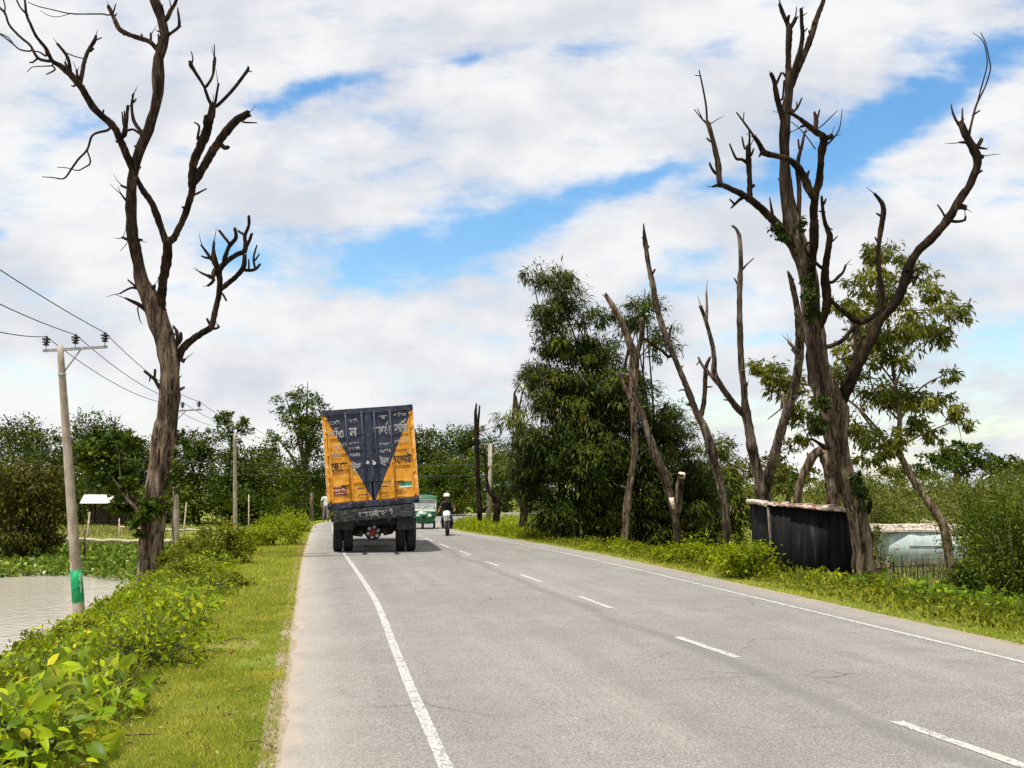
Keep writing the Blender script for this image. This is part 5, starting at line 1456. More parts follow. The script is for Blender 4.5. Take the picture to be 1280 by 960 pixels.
# local z: 0 at the container floor
HW, ZB, ZT = 1.22, .12, 2.74
shell = MB()
for s in (-1, 1):                                         # corrugated sides
    rows = []
    n = 76
    for i in range(n + 1):
        yy = .12 + 5.9 * i / n
        off = .018 if (i % 4) in (1, 2) else -.018
        rows.append([(s * (HW - .04 + off), yy, ZB + .1), (s * (HW - .04 + off), yy, ZT - .1)])
    shell.grid(rows, 0, False, flip=(s > 0))
    shell.box((s * (HW - .035), 3.05, ZT - .06), (.07, 5.9, .12), 0)
    shell.box((s * (HW - .035), 3.05, ZB + .07), (.07, 5.9, .14), 0)
shell.box((0, 3.05, ZT - .02), (2.3, 5.9, .03), 0)
shell.box((0, 6.02, (ZB + ZT) / 2), (2.40, .06, ZT - ZB - .02), 0)
shell.box((0, 3.05, ZB + .04), (2.3, 5.9, .08), 0)
shell.build('shell', M['orange'], body)
for s in (-1, 1):
    posts = MB()
    posts.box((s * (HW - .045), .06, (ZB + ZT) / 2), (.09, .12, ZT - ZB - .30), 0, bev=.012)
    posts.box((s * (HW + .002), -.004, (ZB + ZT) / 2), (.014, .02, ZT - ZB - .36), 1)
    posts.build('corner_post', [M['orange'], M['edge_worn']], body)
hd = MB()
hd.box((0, .05, ZT - .075), (2.26, .14, .15), 0, bev=.012)
for s in (-1, 1):
    hd.box((s * (HW - .07), .05, ZT - .075), (.16, .16, .165), 0, bev=.015)
hd.build('header', M['navy'], body)
sill = MB()
sill.box((0, .05, ZB + .03), (2.26, .14, .16), 0, bev=.012)
for s in (-1, 1):
    sill.box((s * (HW - .07), .05, ZB + .03), (.16, .16, .17), 0, bev=.015)
    sill.lathe((s * (HW - .07), -.032, ZB + .03), [(.055, -.012), (.055, .0)], (0, 1, 0), 14, 1)
    sill.box((s * .52 + .2, -.03, ZB + .02), (.14, .03, .10), 1)
    sill.box((s * .52 - .02, -.03, ZB + .02), (.10, .03, .08), 1)
sill.build('sill', [M['navy'], M['chassis']], body)
# doors: outer frame, recessed panels between ribs
DZ0, DZ1 = ZB + .12, ZT - .15
rib_z = [DZ0 + .02, DZ0 + .50, DZ0 + .94, DZ0 + 1.38, DZ0 + 1.80, DZ1 - .02]
for s in (-1, 1):
    d = MB()
    x0, x1 = (.02, 1.12) if s > 0 else (-1.12, -.02)
    xm = s * .56
    d.box(((x0 + x1) / 2, .045, (DZ0 + DZ1) / 2), (x1 - x0, .03, DZ1 - DZ0), 0)
    for xc, wd in ((x0 + .035, .07), (x1 - .035, .07), (xm, .10)):
        d.box((xc, .024, (DZ0 + DZ1) / 2), (wd, .034, DZ1 - DZ0), 0, bev=.008)
    for k, zc in enumerate(rib_z):
        hgt = .05 if k in (0, 5) else .075
        for xa, xb in ((x0 + .072, xm - .052) if s > 0 else (x0 + .072, xm - .052), (xm + .052, x1 - .072)):
            zz_ = zc if k in (0, 5) else zc - (.04 if abs((xa + xb) / 2) > .56 else -.02)
            d.box(((xa + xb) / 2, .024, zz_), (xb - xa, .034, hgt), 0, bev=.008)
    d.build('door', M['doors'], body)
    rods = MB()
    for xr in (.17, .60):
        rods.tube([(s * xr, -.022, DZ0 - .08), (s * xr, -.022, DZ1 + .06)], .019, 8)
        for zc in (DZ0 + .05, DZ0 + .42, DZ0 + 1.0, DZ0 + 1.7, DZ1 - .06):
            rods.box((s * xr, -.008, zc), (.085, .03, .05), 0, bev=.004)
        rods.box((s * xr + s * .11, -.045, DZ0 + .34 + .10 * (xr > .5)), (.26, .018, .028), 1, bev=.003)
        rods.box((s * xr + s * .10, -.04, DZ0 + .16 + .05 * (xr > .5)), (.24, .018, .02), 1)
    rods.build('lock_rod', [M['doors'], M['chassis']], body)
    for zc in (DZ0 + .1, DZ0 + .7, DZ0 + 1.3, DZ0 + 1.9, DZ1 - .08):
        hg = MB(); hg.box((s * 1.135, .008, zc), (.07, .05, .06), 0, bev=.006)
        hg.build('hinge', M['orange'], body)
mid = MB(); mid.box((0, .0, (DZ0 + DZ1) / 2 + .25), (.15, .02, DZ1 - DZ0 - .5), 0, bev=.004)
mid.build('door_seam_strip', M['navy'], body)

def lettering(body_txt, x, z, h, w, material, parent=body, y=.036, name='lettering'):
    me = text_mesh(name, body_txt, h, w)
    return link(name, me, M[material], parent, (x, y, z))
Y0 = .003
for txt, x, z, h, w, mt in (
 ('গুরুত্বী', -.92, 2.40, .12, .30, 'ghost'), ('বহনকারী', -.43, 2.42, .11, .26, 'ghost'), ('কভার', .40, 2.45, .11, .22, 'ghost'), ('পরিবহন', .86, 2.49, .13, .34, 'ghost'),
 ('গাঁও', -.89, 2.11, .29, .42, 'ghost'), ('ন', -.42, 2.09, .26, .22, 'ghost'), ('কাগো', .36, 2.12, .27, .46, 'ghost'), ('সািভ', .87, 2.17, .30, .36, 'ghost'),
 ('সুপার', -.43, 1.80, .07, .28, 'ghost'), ('সুবারাদী', -.43, 1.66, .11, .30, 'ghost'), ('১৭৬০৪২', -.43, 1.49, .10, .30, 'ghost'), ('ঢাকা', -.70, 1.78, .08, .14, 'ghost'),
 ('সিরাজপুর', .40, 1.72, .11, .30, 'ghost'), ('০১৭৭১', .40, 1.54, .10, .30, 'ghost'), ('খুলনা', .74, 1.76, .09, .18, 'ghost'), ('বহন', -.93, 1.70, .10, .24, 'ghost'), ('ফোন ০১৭', -.92, 1.52, .08, .26, 'ghost'), ('বরিশাল', .93, 1.80, .09, .28, 'ghost'),
 ('েজ.েক.', -.84, 1.22, .28, .46, 'ink'), ('েটড', -.42, 1.20, .24, .28, 'ghost'), ('টান', .36, 1.30, .22, .24, 'ghost'), ('স', .62, 1.28, .20, .13, 'ink'), ('েপাট', .90, 1.31, .29, .42, 'ink')):
    inner = .003
    lettering(txt, x, z, h, w, mt, y=inner)
lettering('৭', -.085, 1.235, .13, .09, 'white', y=-.03)
lettering('১', .085, 1.245, .12, .09, 'white', y=-.03)
strokes = MB()
for (x, z, ln, a) in ((.50, 2.28, .10, 50), (.99, 2.34, .10, 50), (1.00, 1.47, .10, 50)):
    strokes.box((x, Y0, z), (ln, .004, .026), 0, rot=Matrix.Rotation(-R(a), 3, 'Y'))
strokes.build('lettering', M['ghost'], body)
s2 = MB()
for (x, z, ln, a) in ((-.46, 1.07, .14, -28), (.34, 1.17, .13, -28)):
    s2.box((x, Y0, z), (ln, .004, .026), 0, rot=Matrix.Rotation(-R(a), 3, 'Y'))
s2.build('lettering', M['ghost'], body)
sk = MB(); sk.box((-.90, .030, .58), (.40, .012, .32), 0); sk.build('sticker', M['maroon'], body)
for i, (tx, w, h) in enumerate((('১০ টন', .16, .07), ('চলাচলকারী', .30, .075), ('পরিবহন', .22, .05))):
    lettering(tx, -.90, .675 - i * .10, h, w, 'white', y=.022)
sg = MB(); sg.box((.90, .030, .63), (.36, .012, .15), 0); sg.build('number_plate', M['plate_g'], body)
lettering('ঢাকা ১১-২৭', .90, .63, .09, .30, 'ghost', y=.022)
sw = MB(); sw.box((.90, .030, .53), (.36, .010, .045), 0); sw.build('plate_strip', M['white'], body)

ch = MB()
for s in (-1, 1):
    ch.box((s * .42, 3.3, .98), (.09, 8.6, .24), 0)
for yy in (.1, 1.0, 2.2, 3.4, 4.6, 5.8):
    ch.box((0, yy, 1.0), (1.5, .10, .16), 0)
ch.box((0, .9, .62), (1.6, .20, .20), 0)
ch.box((0, .30, .98), (2.2, .5, .20), 0)
for s in (-1, 1):
    for k in range(5):
        ch.box((s * .50, .95, .74 - .03 * k), (.09, 1.3 - .2 * k, .028), 0)
    ch.box((s * .72, .35, .72), (.10, .08, .5), 0)
    ch.tube([(s * .30, .2, .62), (s * .32, .2, .50), (s * .50, .5, .52)], .06, 8)
ch.box((.0, 3.3, .70), (1.9, 1.6, .5), 0)
ch.box((0, .36, .84), (2.1, .30, .20), 0)
ch.box((0, 1.7, .62), (1.2, .3, .34), 0)
o = ch.build('chassis', M['chassis'], tr); o.rotation_euler = (0, LEAN * .6, 0); o.location = (-.03, 0, 0)
df = MB()
df.lathe((-.05, .62, .55), [(.02, -.30), (.17, -.26), (.225, -.16), (.235, -.05), (.2, .12), (.12, .3)], (0, 1, 0), 20, 0)
for k in range(6):
    a = k * math.pi / 3 + .3
    df.lathe((-.05 + .14 * math.cos(a), .345, .55 + .14 * math.sin(a)), [(.052, -.02), (.045, .03)], (0, 1, 0), 10, 1)
df.lathe((-.05, .33, .55), [(.085, -.02), (.085, .05)], (0, 1, 0), 14, 2)
df.build('axle_differential', [M['chassis'], M['ghost'], M['red']], tr)
bp = empty('rear_bumper', (-.03, -.02, 1.06)); bp.parent = tr; bp.rotation_euler = (0, LEAN, 0)
b = MB(); b.box((0, 0, 0), (2.18, .05, .32), 0, bev=.01); b.box((-.15, .04, -.06), (1.6, .04, .12), 0)
b.build('board', M['board'], bp)
lettering('ঢাকা েমট্রো-ট', .0, .0, .21, 1.0, 'ghost', parent=bp, y=-.028)
b = MB(); b.box((1.04, .5, -.02), (.06, 1.0, .42), 0); b.box((-1.0, .5, .19), (.06, 1.0, .1), 0); b.box((0, .12, .10), (2.1, .03, .30), 0)
b.build('side_panel', M['navy'], bp)
for s in (-1, 1):
    b = MB(); b.box((s * .84, .14, .74), (.52, .02, .26), 0); b.box((s * .84, .16, .90), (.52, .04, .06), 0)
    b.build('mud_flap', M['flap'], tr)

for s in (-1, 1):
    wheel(tr, s * .86, .95, .47, .265)
    wheel(tr, s * .98, 7.3, .47, .26, False)
cab = empty('cab', (0, 7.4, .62)); cab.parent = tr; cab.rotation_euler = (0, LEAN * .7, 0)
b = MB(); b.box((0, 0, .5), (2.2, 1.9, 1.0), 0, bev=.06); b.box((0, -.05, 1.45), (2.1, 1.7, .95), 0, taper=.93, bev=.08); b.box((0, 1.0, .05), (2.24, .14, .3), 0, bev=.02)
b.build('cab_body', M['blue'], cab)
b = MB(); b.box((0, .815, 1.45), (1.8, .03, .66), 0, rot=Matrix.Rotation(R(4), 3, 'X')); b.build('windscreen', M['glass'], cab)
for s in (-1, 1):
    b = MB(); b.box((s * 1.035, .1, 1.45), (.03, .9, .55), 0, rot=Matrix.Rotation(R(-4) * s, 3, 'Y')); b.build('side_window', M['glass'], cab)
    b = MB(); b.tube([(s * 1.06, .7, 1.6), (s * 1.25, .85, 1.6)], .012, 6); b.box((s * 1.3, .85, 1.45), (.16, .05, .36), 0, bev=.015); b.build('mirror', M['chassis'], cab)
    b = MB(); b.lathe((s * .8, .97, .4), [(.10, 0), (.10, .03), (.06, .05)], (0, 1, 0), 16); b.build('headlight', M['lamp_clear'], cab)

# ------------------------------------------------------------------ green auto rickshaw coming towards the viewer (front faces -y)
rk = empty('auto_rickshaw', (5.02, 45.8, .006), 'green three wheeled auto rickshaw with pale windscreen frame coming round the bend', 'rickshaw')
rk.rotation_euler = (0, R(1.5), R(-8)); rk.scale = (.82, .82, .82)
b = MB()
# lower nose: a rounded apron lofted from horizontal sections
rows = []
for z, hw, yf, yb in ((.28, .34, -.95, 1.2), (.42, .52, -1.06, 1.25), (.62, .60, -1.08, 1.28), (.82, .625, -1.00, 1.28), (.93, .62, -.90, 1.28)):
    r = []
    for k in range(25):
        a = math.pi * k / 24
        r.append((hw * math.cos(a), yf + (1 - math.sin(a) ** .6) * .55, z))
    r = [(hw, yb, z)] + r + [(-hw, yb, z), (hw, yb, z)]
    rows.append(r)
b.grid(rows, 0, True)
b.box((0, .55, .34), (1.1, 1.4, .10), 0, bev=.02)
b.build('body', M['cng'], rk)
b = MB()
for s in (-1, 1):
    b.tube([(s * .60, -.55, .92), (s * .56, -.42, 1.52), (s * .55, -.2, 1.60)], .035, 8, 0)
    b.tube([(s * .61, 1.25, .92), (s * .58, 1.2, 1.58)], .03, 8, 0)
    b.tube([(s * .61, .35, .92), (s * .57, .35, 1.58)], .025, 8, 0)
b.box((0, -.72, .965), (1.20, .34, .10), 0, bev=.03)
b.box((0, -.43, 1.56), (1.12, .06, .10), 0, bev=.02)
b.build('windscreen_frame', M['cream'], rk)
b = MB(); b.box((0, -.49, 1.26), (1.06, .02, .52), 0, rot=Matrix.Rotation(R(-12), 3, 'X')); b.build('windscreen', M['windsc'], rk)
b = MB(); b.tube([(-.15, -.57, 1.02), (.22, -.50, 1.22)], .008, 5); b.build('wiper', M['chassis'], rk)
b = MB()
rows = []
for yy, dz, hw in ((-.56, -.06, .58), (-.5, .02, .60), (-.2, .07, .61), (.6, .08, .62), (1.2, .05, .62), (1.3, -.04, .60)):
    rows.append([(hw * math.cos(math.pi * k / 12), yy, 1.62 + dz + .09 * math.sin(math.pi * k / 12)) for k in range(13)])
b.grid(rows, 0, True); b.box((0, .4, 1.60), (1.18, 1.7, .04), 0)
b.build('roof', M['cng'], rk)
for s in (-1, 1):
    e = MB(); e.box((s * .30, -1.065, .74), (.17, .06, .15), 0, bev=.02); e.build('headlight', M['lamp_clear'], rk)
    e = MB(); e.tube([(s * .60, -.6, 1.0), (s * .74, -.66, 1.08)], .01, 5); e.box((s * .78, -.66, 1.14), (.10, .03, .15), 0, bev=.01); e.build('mirror', M['chassis'], rk)
    w_ = MB(); lathe_y(w_, (s * .52, .85, .22), [(.1, -.05), (.20, -.06), (.22, -.03), (.22, .03), (.20, .06), (.1, .05)], 0, 20); w_.build('wheel', M['tyre'], rk)
e = MB(); e.box((0, -1.09, .62), (.20, .03, .16), 0, bev=.01); e.build('horn_grille', M['chassis'], rk)
e = MB(); e.box((0, -1.09, .84), (.22, .02, .09), 0); e.build('number_plate', M['white'], rk)
w_ = MB(); lathe_y(w_, (-.05, -.80, .21), [(.1, -.05), (.19, -.06), (.21, -.03), (.21, .03), (.19, .06), (.1, .05)], 0, 20); w_.box((-.05, -.80, .36), (.16, .34, .04), 0, bev=.01); w_.build('front_wheel', M['tyre'], rk)
e = MB(); e.box((.02, .1, .85), (.42, .3, .5), 0, bev=.1); e.box((0, .95, .75), (1.0, .4, .5), 0, bev=.06); e.build('seat', M['shirt_b'], rk)

# ------------------------------------------------------------------ people: one skinned body each
def person(name, label, joints, bones, mats, loc, rot, cat='person'):
    """joints: name -> (xyz, radius); bones: (a, b, material index)"""
    names = list(joints)
    ix = {n: i for i, n in enumerate(names)}
    me = bpy.data.meshes.new(name)
    me.from_pydata([joints[n][0] for n in names], [(ix[a], ix[b]) for a, b, _ in bones], [])
    o = bpy.data.objects.new(name, me); COL.objects.link(o)
    md = o.modifiers.new('skin', 'SKIN')
    for i, n in enumerate(names):
        r = joints[n][1]
        v = me.skin_vertices[0].data[i]
        v.radius = r if isinstance(r, tuple) else (r, r)
        v.use_root = (n == 'pelvis')
    md.use_smooth_shade = True
    sb = o.modifiers.new('sub', 'SUBSURF'); sb.levels = 2; sb.render_levels = 2
    bpy.context.view_layer.update()
    dg = bpy.context.evaluated_depsgraph_get()
    m2 = bpy.data.meshes.new_from_object(o.evaluated_get(dg))
    bpy.data.objects.remove(o); bpy.data.meshes.remove(me)
    m2.name = name
    m2.materials.clear()
    for m in mats: m2.materials.append(m)
    segs = [(np.array(joints[a][0]), np.array(joints[b][0]), mi) for a, b, mi in bones]
    for p in m2.polygons:
        c = np.array(p.center); best, bi = 1e9, 0
        for a, b, mi in segs:
            ab = b - a; t = np.clip(((c - a) @ ab) / (ab @ ab + 1e-12), 0, 1)
            d = np.linalg.norm(c - a - t * ab)
            if d < best: best, bi = d, mi
        p.material_index = bi
        p.use_smooth = True
    ob = bpy.data.objects.new(name, m2); COL.objects.link(ob)
    ob.location = loc; ob.rotation_euler = (0, 0, rot)
    return tag(ob, label, cat)

def hand(J, Bn, side, wrist, fwd, thumb_dir, k=1.0, curl=(0, 0, -1)):
    """palm, four unequal curled fingers and a thumb from the side of the palm"""
    f, t, c = Vector(fwd).normalized(), Vector(thumb_dir).normalized(), Vector(curl).normalized()
    w_ = Vector(wrist)
    J[side + '_palm'] = (w_ + f * .05 * k, (.030 * k, .018 * k))
    Bn.append((side + '_wrist', side + '_palm', 0))
    for i, (ln, off) in enumerate(((.030, .030), (.036, .011), (.033, -.009), (.026, -.028))):
        a = w_ + f * .085 * k + t * off * k
        J[f'{side}_f{i}a'] = (a, .010 * k); J[f'{side}_f{i}b'] = (a + (f * .6 + c * .6).normalized() * ln * k, .009 * k); J[f'{side}_f{i}c'] = (a + (f * .6 + c * .6).normalized() * ln * k + (c - f * .2).normalized() * ln * .8 * k, .008 * k)
        Bn += [(side + '_palm', f'{side}_f{i}a', 0), (f'{side}_f{i}a', f'{side}_f{i}b', 0), (f'{side}_f{i}b', f'{side}_f{i}c', 0)]
    J[side + '_ta'] = (w_ + f * .03 * k + t * .04 * k, .011 * k); J[side + '_tb'] = (w_ + f * .06 * k + t * .058 * k + c * .02, .009 * k)
    Bn += [(side + '_palm', side + '_ta', 0), (side + '_ta', side + '_tb', 0)]

def face(parent, c, r, fy=-1):
    """eyes, brows, mouth and ears on a head that looks along fy"""
    e = MB()
    for s in (-1, 1):
        e.lathe((c[0] + s * r * .36, c[1] + fy * r * .86, c[2] + r * .05), [(.001, -.012), (.013, -.006), (.013, .006), (.001, .010)], (0, 1, 0), 8)
        e.box((c[0] + s * r * .36, c[1] + fy * r * .93, c[2] + r * .28), (.04, .012, .010), 0)
    e.box((c[0], c[1] + fy * r * .93, c[2] - r * .62), (.045, .012, .010), 0)
    e.build('eyes_and_mouth', M['hair'], parent)
    n = MB(); n.tube([(c[0], c[1] + fy * r * .9, c[2] + r * .1), (c[0], c[1] + fy * r * 1.14, c[2] - r * .22), (c[0], c[1] + fy * r * .94, c[2] - r * .30)], [.010, .016, .012], 7)
    for s in (-1, 1):
        n.box((c[0] + s * r * .98, c[1], c[2] - r * .02), (.02, .04, .06), 0, bev=.006)
    n.build('nose_and_ears', M['skin'], parent)

# motorcycle (front faces -y)
mc = empty('motorcycle', (5.15, 38.9, .006), 'black motorcycle with a white headlamp cowl ridden towards the viewer', 'motorcycle')
mc.rotation_euler = (0, R(-2), R(-10)); mc.scale = (.87, .87, .87)
def mc_wheel(y, r):
    e = empty('wheel', (0, y, r)); e.parent = mc
    t = MB(); lathe_y(t, (0, 0, 0), [(r - .075, -.04), (r - .03, -.05), (r - .005, -.03), (r, 0), (r - .005, .03), (r - .03, .05), (r - .075, .04), (r - .075, -.04)], 0, 28); t.build('tyre', M['tyre'], e)
    t = MB(); lathe_y(t, (0, 0, 0), [(.02, -.05), (.045, -.045), (.045, .045), (.02, .05)], 0, 12)
    for k in range(6):
        a = k * math.pi / 3; t.tube([(0, .04 * math.cos(a), .04 * math.sin(a)), (0, (r - .07) * math.cos(a), (r - .07) * math.sin(a))], .014, 6)
    t.build('rim', M['steel'], e)
mc_wheel(-.66, .30); mc_wheel(.62, .30)
b = MB()
for s in (-1, 1):
    b.tube([(s * .085, -.66, .30), (s * .085, -.52, .62), (s * .085, -.40, .92)], [.026, .028, .024], 8)
b.box((0, -.64, .63), (.12, .30, .02), 0, bev=.008)
b.build('front_fork', M['steel'], mc)
b = MB(); b.tube([(-.36, -.30, 1.02), (-.22, -.38, 1.01), (0, -.42, .97), (.22, -.38, 1.01), (.36, -.30, 1.02)], .013, 8); 
for s in (-1, 1):
    b.tube([(s * .26, -.36, 1.01), (s * .31, -.42, 1.17)], .008, 5); b.box((s * .335, -.42, 1.20), (.10, .02, .06), 0, bev=.008)
    b.box((s * .25, -.56, .84), (.05, .05, .04), 0, bev=.01)
b.build('handlebar', M['chassis'], mc)
b = MB()
b.grid([[(hw * math.cos(math.pi * k / 14), yf - .10 * math.sin(math.pi * k / 14), z) for k in range(15)] for z, hw, yf in ((.66, .03, -.52), (.74, .10, -.53), (.86, .15, -.50), (.95, .155, -.46), (1.02, .13, -.40), (1.06, .06, -.35))], 0, True)
b.build('headlamp_cowl', M['white'], mc)
b = MB(); b.lathe((0, -.655, .86), [(.085, 0), (.085, .05), (.06, .055)], (0, 1, 0), 16); b.build('headlight', M['lamp_clear'], mc)
b = MB(); b.box((0, -.60, .70), (.24, .02, .05), 0); b.build('number_plate', M['white'], mc)
b = MB(); b.box((0, -.05, .86), (.28, .52, .22), 0, bev=.07); b.box((0, .0, .45), (.30, .42, .36), 0, bev=.05); b.box((0, .62, .70), (.16, .5, .10), 0, bev=.03); b.tube([(0, -.38, .9), (0, -.15, .5), (0, .3, .45), (0, .55, .75)], .03, 7)
for s in (-1, 1):
    b.tube([(s * .05, .62, .30), (s * .12, .2, .36)], .022, 7); b.tube([(s * .14, .1, .30), (s * .30, .08, .30)], .014, 6)
    b.tube([(s * .20, -.28, .35), (s * .27, -.26, .50), (s * .24, -.24, .72)], .012, 6); b.tube([(s * .20, -.28, .35), (s * .1, -.2, .3)], .012, 6)
b.build('frame_and_tank', M['chassis'], mc)
b = MB(); b.box((0, .40, .80), (.26, .72, .10), 0, bev=.04); b.build('seat', M['tyre'], mc)
b = MB(); b.tube([(.13, -.15, .30), (.16, .3, .28), (.17, .8, .40)], [.022, .04, .045], 8); b.build('exhaust', M['steel'], mc)

J, Bn = {}, []
J['pelvis'] = ((0, .28, .93), (.17, .13)); J['waist'] = ((0, .24, 1.08), (.15, .11)); J['chest'] = ((0, .16, 1.30), (.175, .12)); J['neck0'] = ((0, .11, 1.43), (.085, .08)); J['neck'] = ((0, .08, 1.50), .055); J['jaw'] = ((0, .055, 1.57), (.075, .085)); J['head'] = ((0, .06, 1.66), (.082, .098)); J['crown'] = ((0, .07, 1.73), (.06, .07))
Bn += [('pelvis', 'waist', 1), ('waist', 'chest', 1), ('chest', 'neck0', 1), ('neck0', 'neck', 0), ('neck', 'jaw', 0), ('jaw', 'head', 0), ('head', 'crown', 0)]
for s, n in ((-1, 'l'), (1, 'r')):
    J[n + '_sh'] = ((s * .195, .14, 1.38), .066); J[n + '_slv'] = ((s * .265, .05, 1.22), .056); J[n + '_el'] = ((s * .33, -.02, 1.11), .042); J[n + '_fa'] = ((s * .345, -.14, 1.08), .040); J[n + '_wrist'] = ((s * .34, -.235, 1.05), .028)
    Bn += [('chest', n + '_sh', 1), (n + '_sh', n + '_slv', 1), (n + '_slv', n + '_el', 0), (n + '_el', n + '_fa', 0), (n + '_fa', n + '_wrist', 0)]
    hand(J, Bn, n, (s * .34, -.235, 1.05), (-s * .1, -1, -.1), (-s, 0, 0))
    J[n + '_hip'] = ((s * .11, .22, .90), .095); J[n + '_kn'] = ((s * .20, -.14, .72), .066); J[n + '_cf'] = ((s * .20, -.04, .52), .056); J[n + '_an'] = ((s * .19, .05, .37), .040); J[n + '_toe'] = ((s * .20, -.12, .33), .036)
    Bn += [('pelvis', n + '_hip', 2), (n + '_hip', n + '_kn', 2), (n + '_kn', n + '_cf', 2), (n + '_cf', n + '_an', 2), (n + '_an', n + '_toe', 3)]
rider = person('person', 'person in a black shirt and white helmet riding the motorcycle', J, Bn, [M['skin'], M['shirt_b'], M['jeans'], M['shoe']], mc.location, mc.rotation_euler.z)
rider.rotation_euler = mc.rotation_euler; rider.scale = mc.scale
b = MB(); b.lathe((0, .065, 1.66), [(.138, -.02), (.142, .03), (.128, .09), (.09, .13), (.03, .15)], (0, 0, 1), 18); b.box((0, -.075, 1.675), (.17, .06, .014), 0, bev=.005)
b.build('helmet', M['helmet'], rider)
face(rider, (0, .05, 1.60), .085)

J, Bn = {}, []
J['pelvis'] = ((0, 0, .86), (.14, .11)); J['waist'] = ((0, 0, 1.0), (.125, .09)); J['chest'] = ((0, 0, 1.20), (.16, .10)); J['neck0'] = ((0, 0, 1.34), (.075, .07)); J['neck'] = ((0, -.01, 1.39), .05); J['jaw'] = ((0, -.02, 1.455), (.07, .08)); J['head'] = ((0, -.01, 1.54), (.078, .092)); J['crown'] = ((0, 0, 1.60), (.055, .065))
Bn += [('pelvis', 'waist', 1), ('waist', 'chest', 1), ('chest', 'neck0', 1), ('neck0', 'neck', 0), ('neck', 'jaw', 0), ('jaw', 'head', 0), ('head', 'crown', 0)]
for s, n in ((-1, 'l'), (1, 'r')):
    J[n + '_sh'] = ((s * .175, 0, 1.28), .058); J[n + '_slv'] = ((s * .225, .01, 1.12), .05); J[n + '_el'] = ((s * .245, .02, 1.02), .038); J[n + '_fa'] = ((s * .245, -.03, .92), .036); J[n + '_wrist'] = ((s * .235, -.07, .82), .026)
    Bn += [('chest', n + '_sh', 1), (n + '_sh', n + '_slv', 1), (n + '_slv', n + '_el', 0), (n + '_el', n + '_fa', 0), (n + '_fa', n + '_wrist', 0)]
    hand(J, Bn, n, (s * .235, -.07, .82), (0, -.15, -1), (0, -1, 0), curl=(-s * .8, 0, -.3))
    J[n + '_hip'] = ((s * .09, 0, .80), .10); J[n + '_kn'] = ((s * .10, -.03 * s, .45), .075); J[n + '_hem'] = ((s * .10, -.05 * s, .22), .07); J[n + '_an'] = ((s * .10, -.05 * s, .09), .036); J[n + '_toe'] = ((s * .11, -.05 * s - .13, .035), .032)
    Bn += [('pelvis', n + '_hip', 2), (n + '_hip', n + '_kn', 2), (n + '_kn', n + '_hem', 2), (n + '_hem', n + '_an', 0), (n + '_an', n + '_toe', 3)]
pp = G(407, 653)
ped = person('person', 'person in a white shirt and grey wrap walking along the road edge beside the truck', J, Bn, [M['skin'], M['shirt_w'], M['lungi'], M['shoe']], (pp[0], pp[1], .006), R(10))
face(ped, (0, -.015, 1.50), .08)
b = MB(); b.lathe((0, .012, 1.555), [(.095, -.05), (.10, 0), (.088, .05), (.055, .085), (.01, .095)], (0, 0, 1), 16); b.build('hair', M['hair'], ped)

# ------------------------------------------------------------------ power poles and wires
def frame_pts(px, py, D):
    return Vector(P(px, py, D))

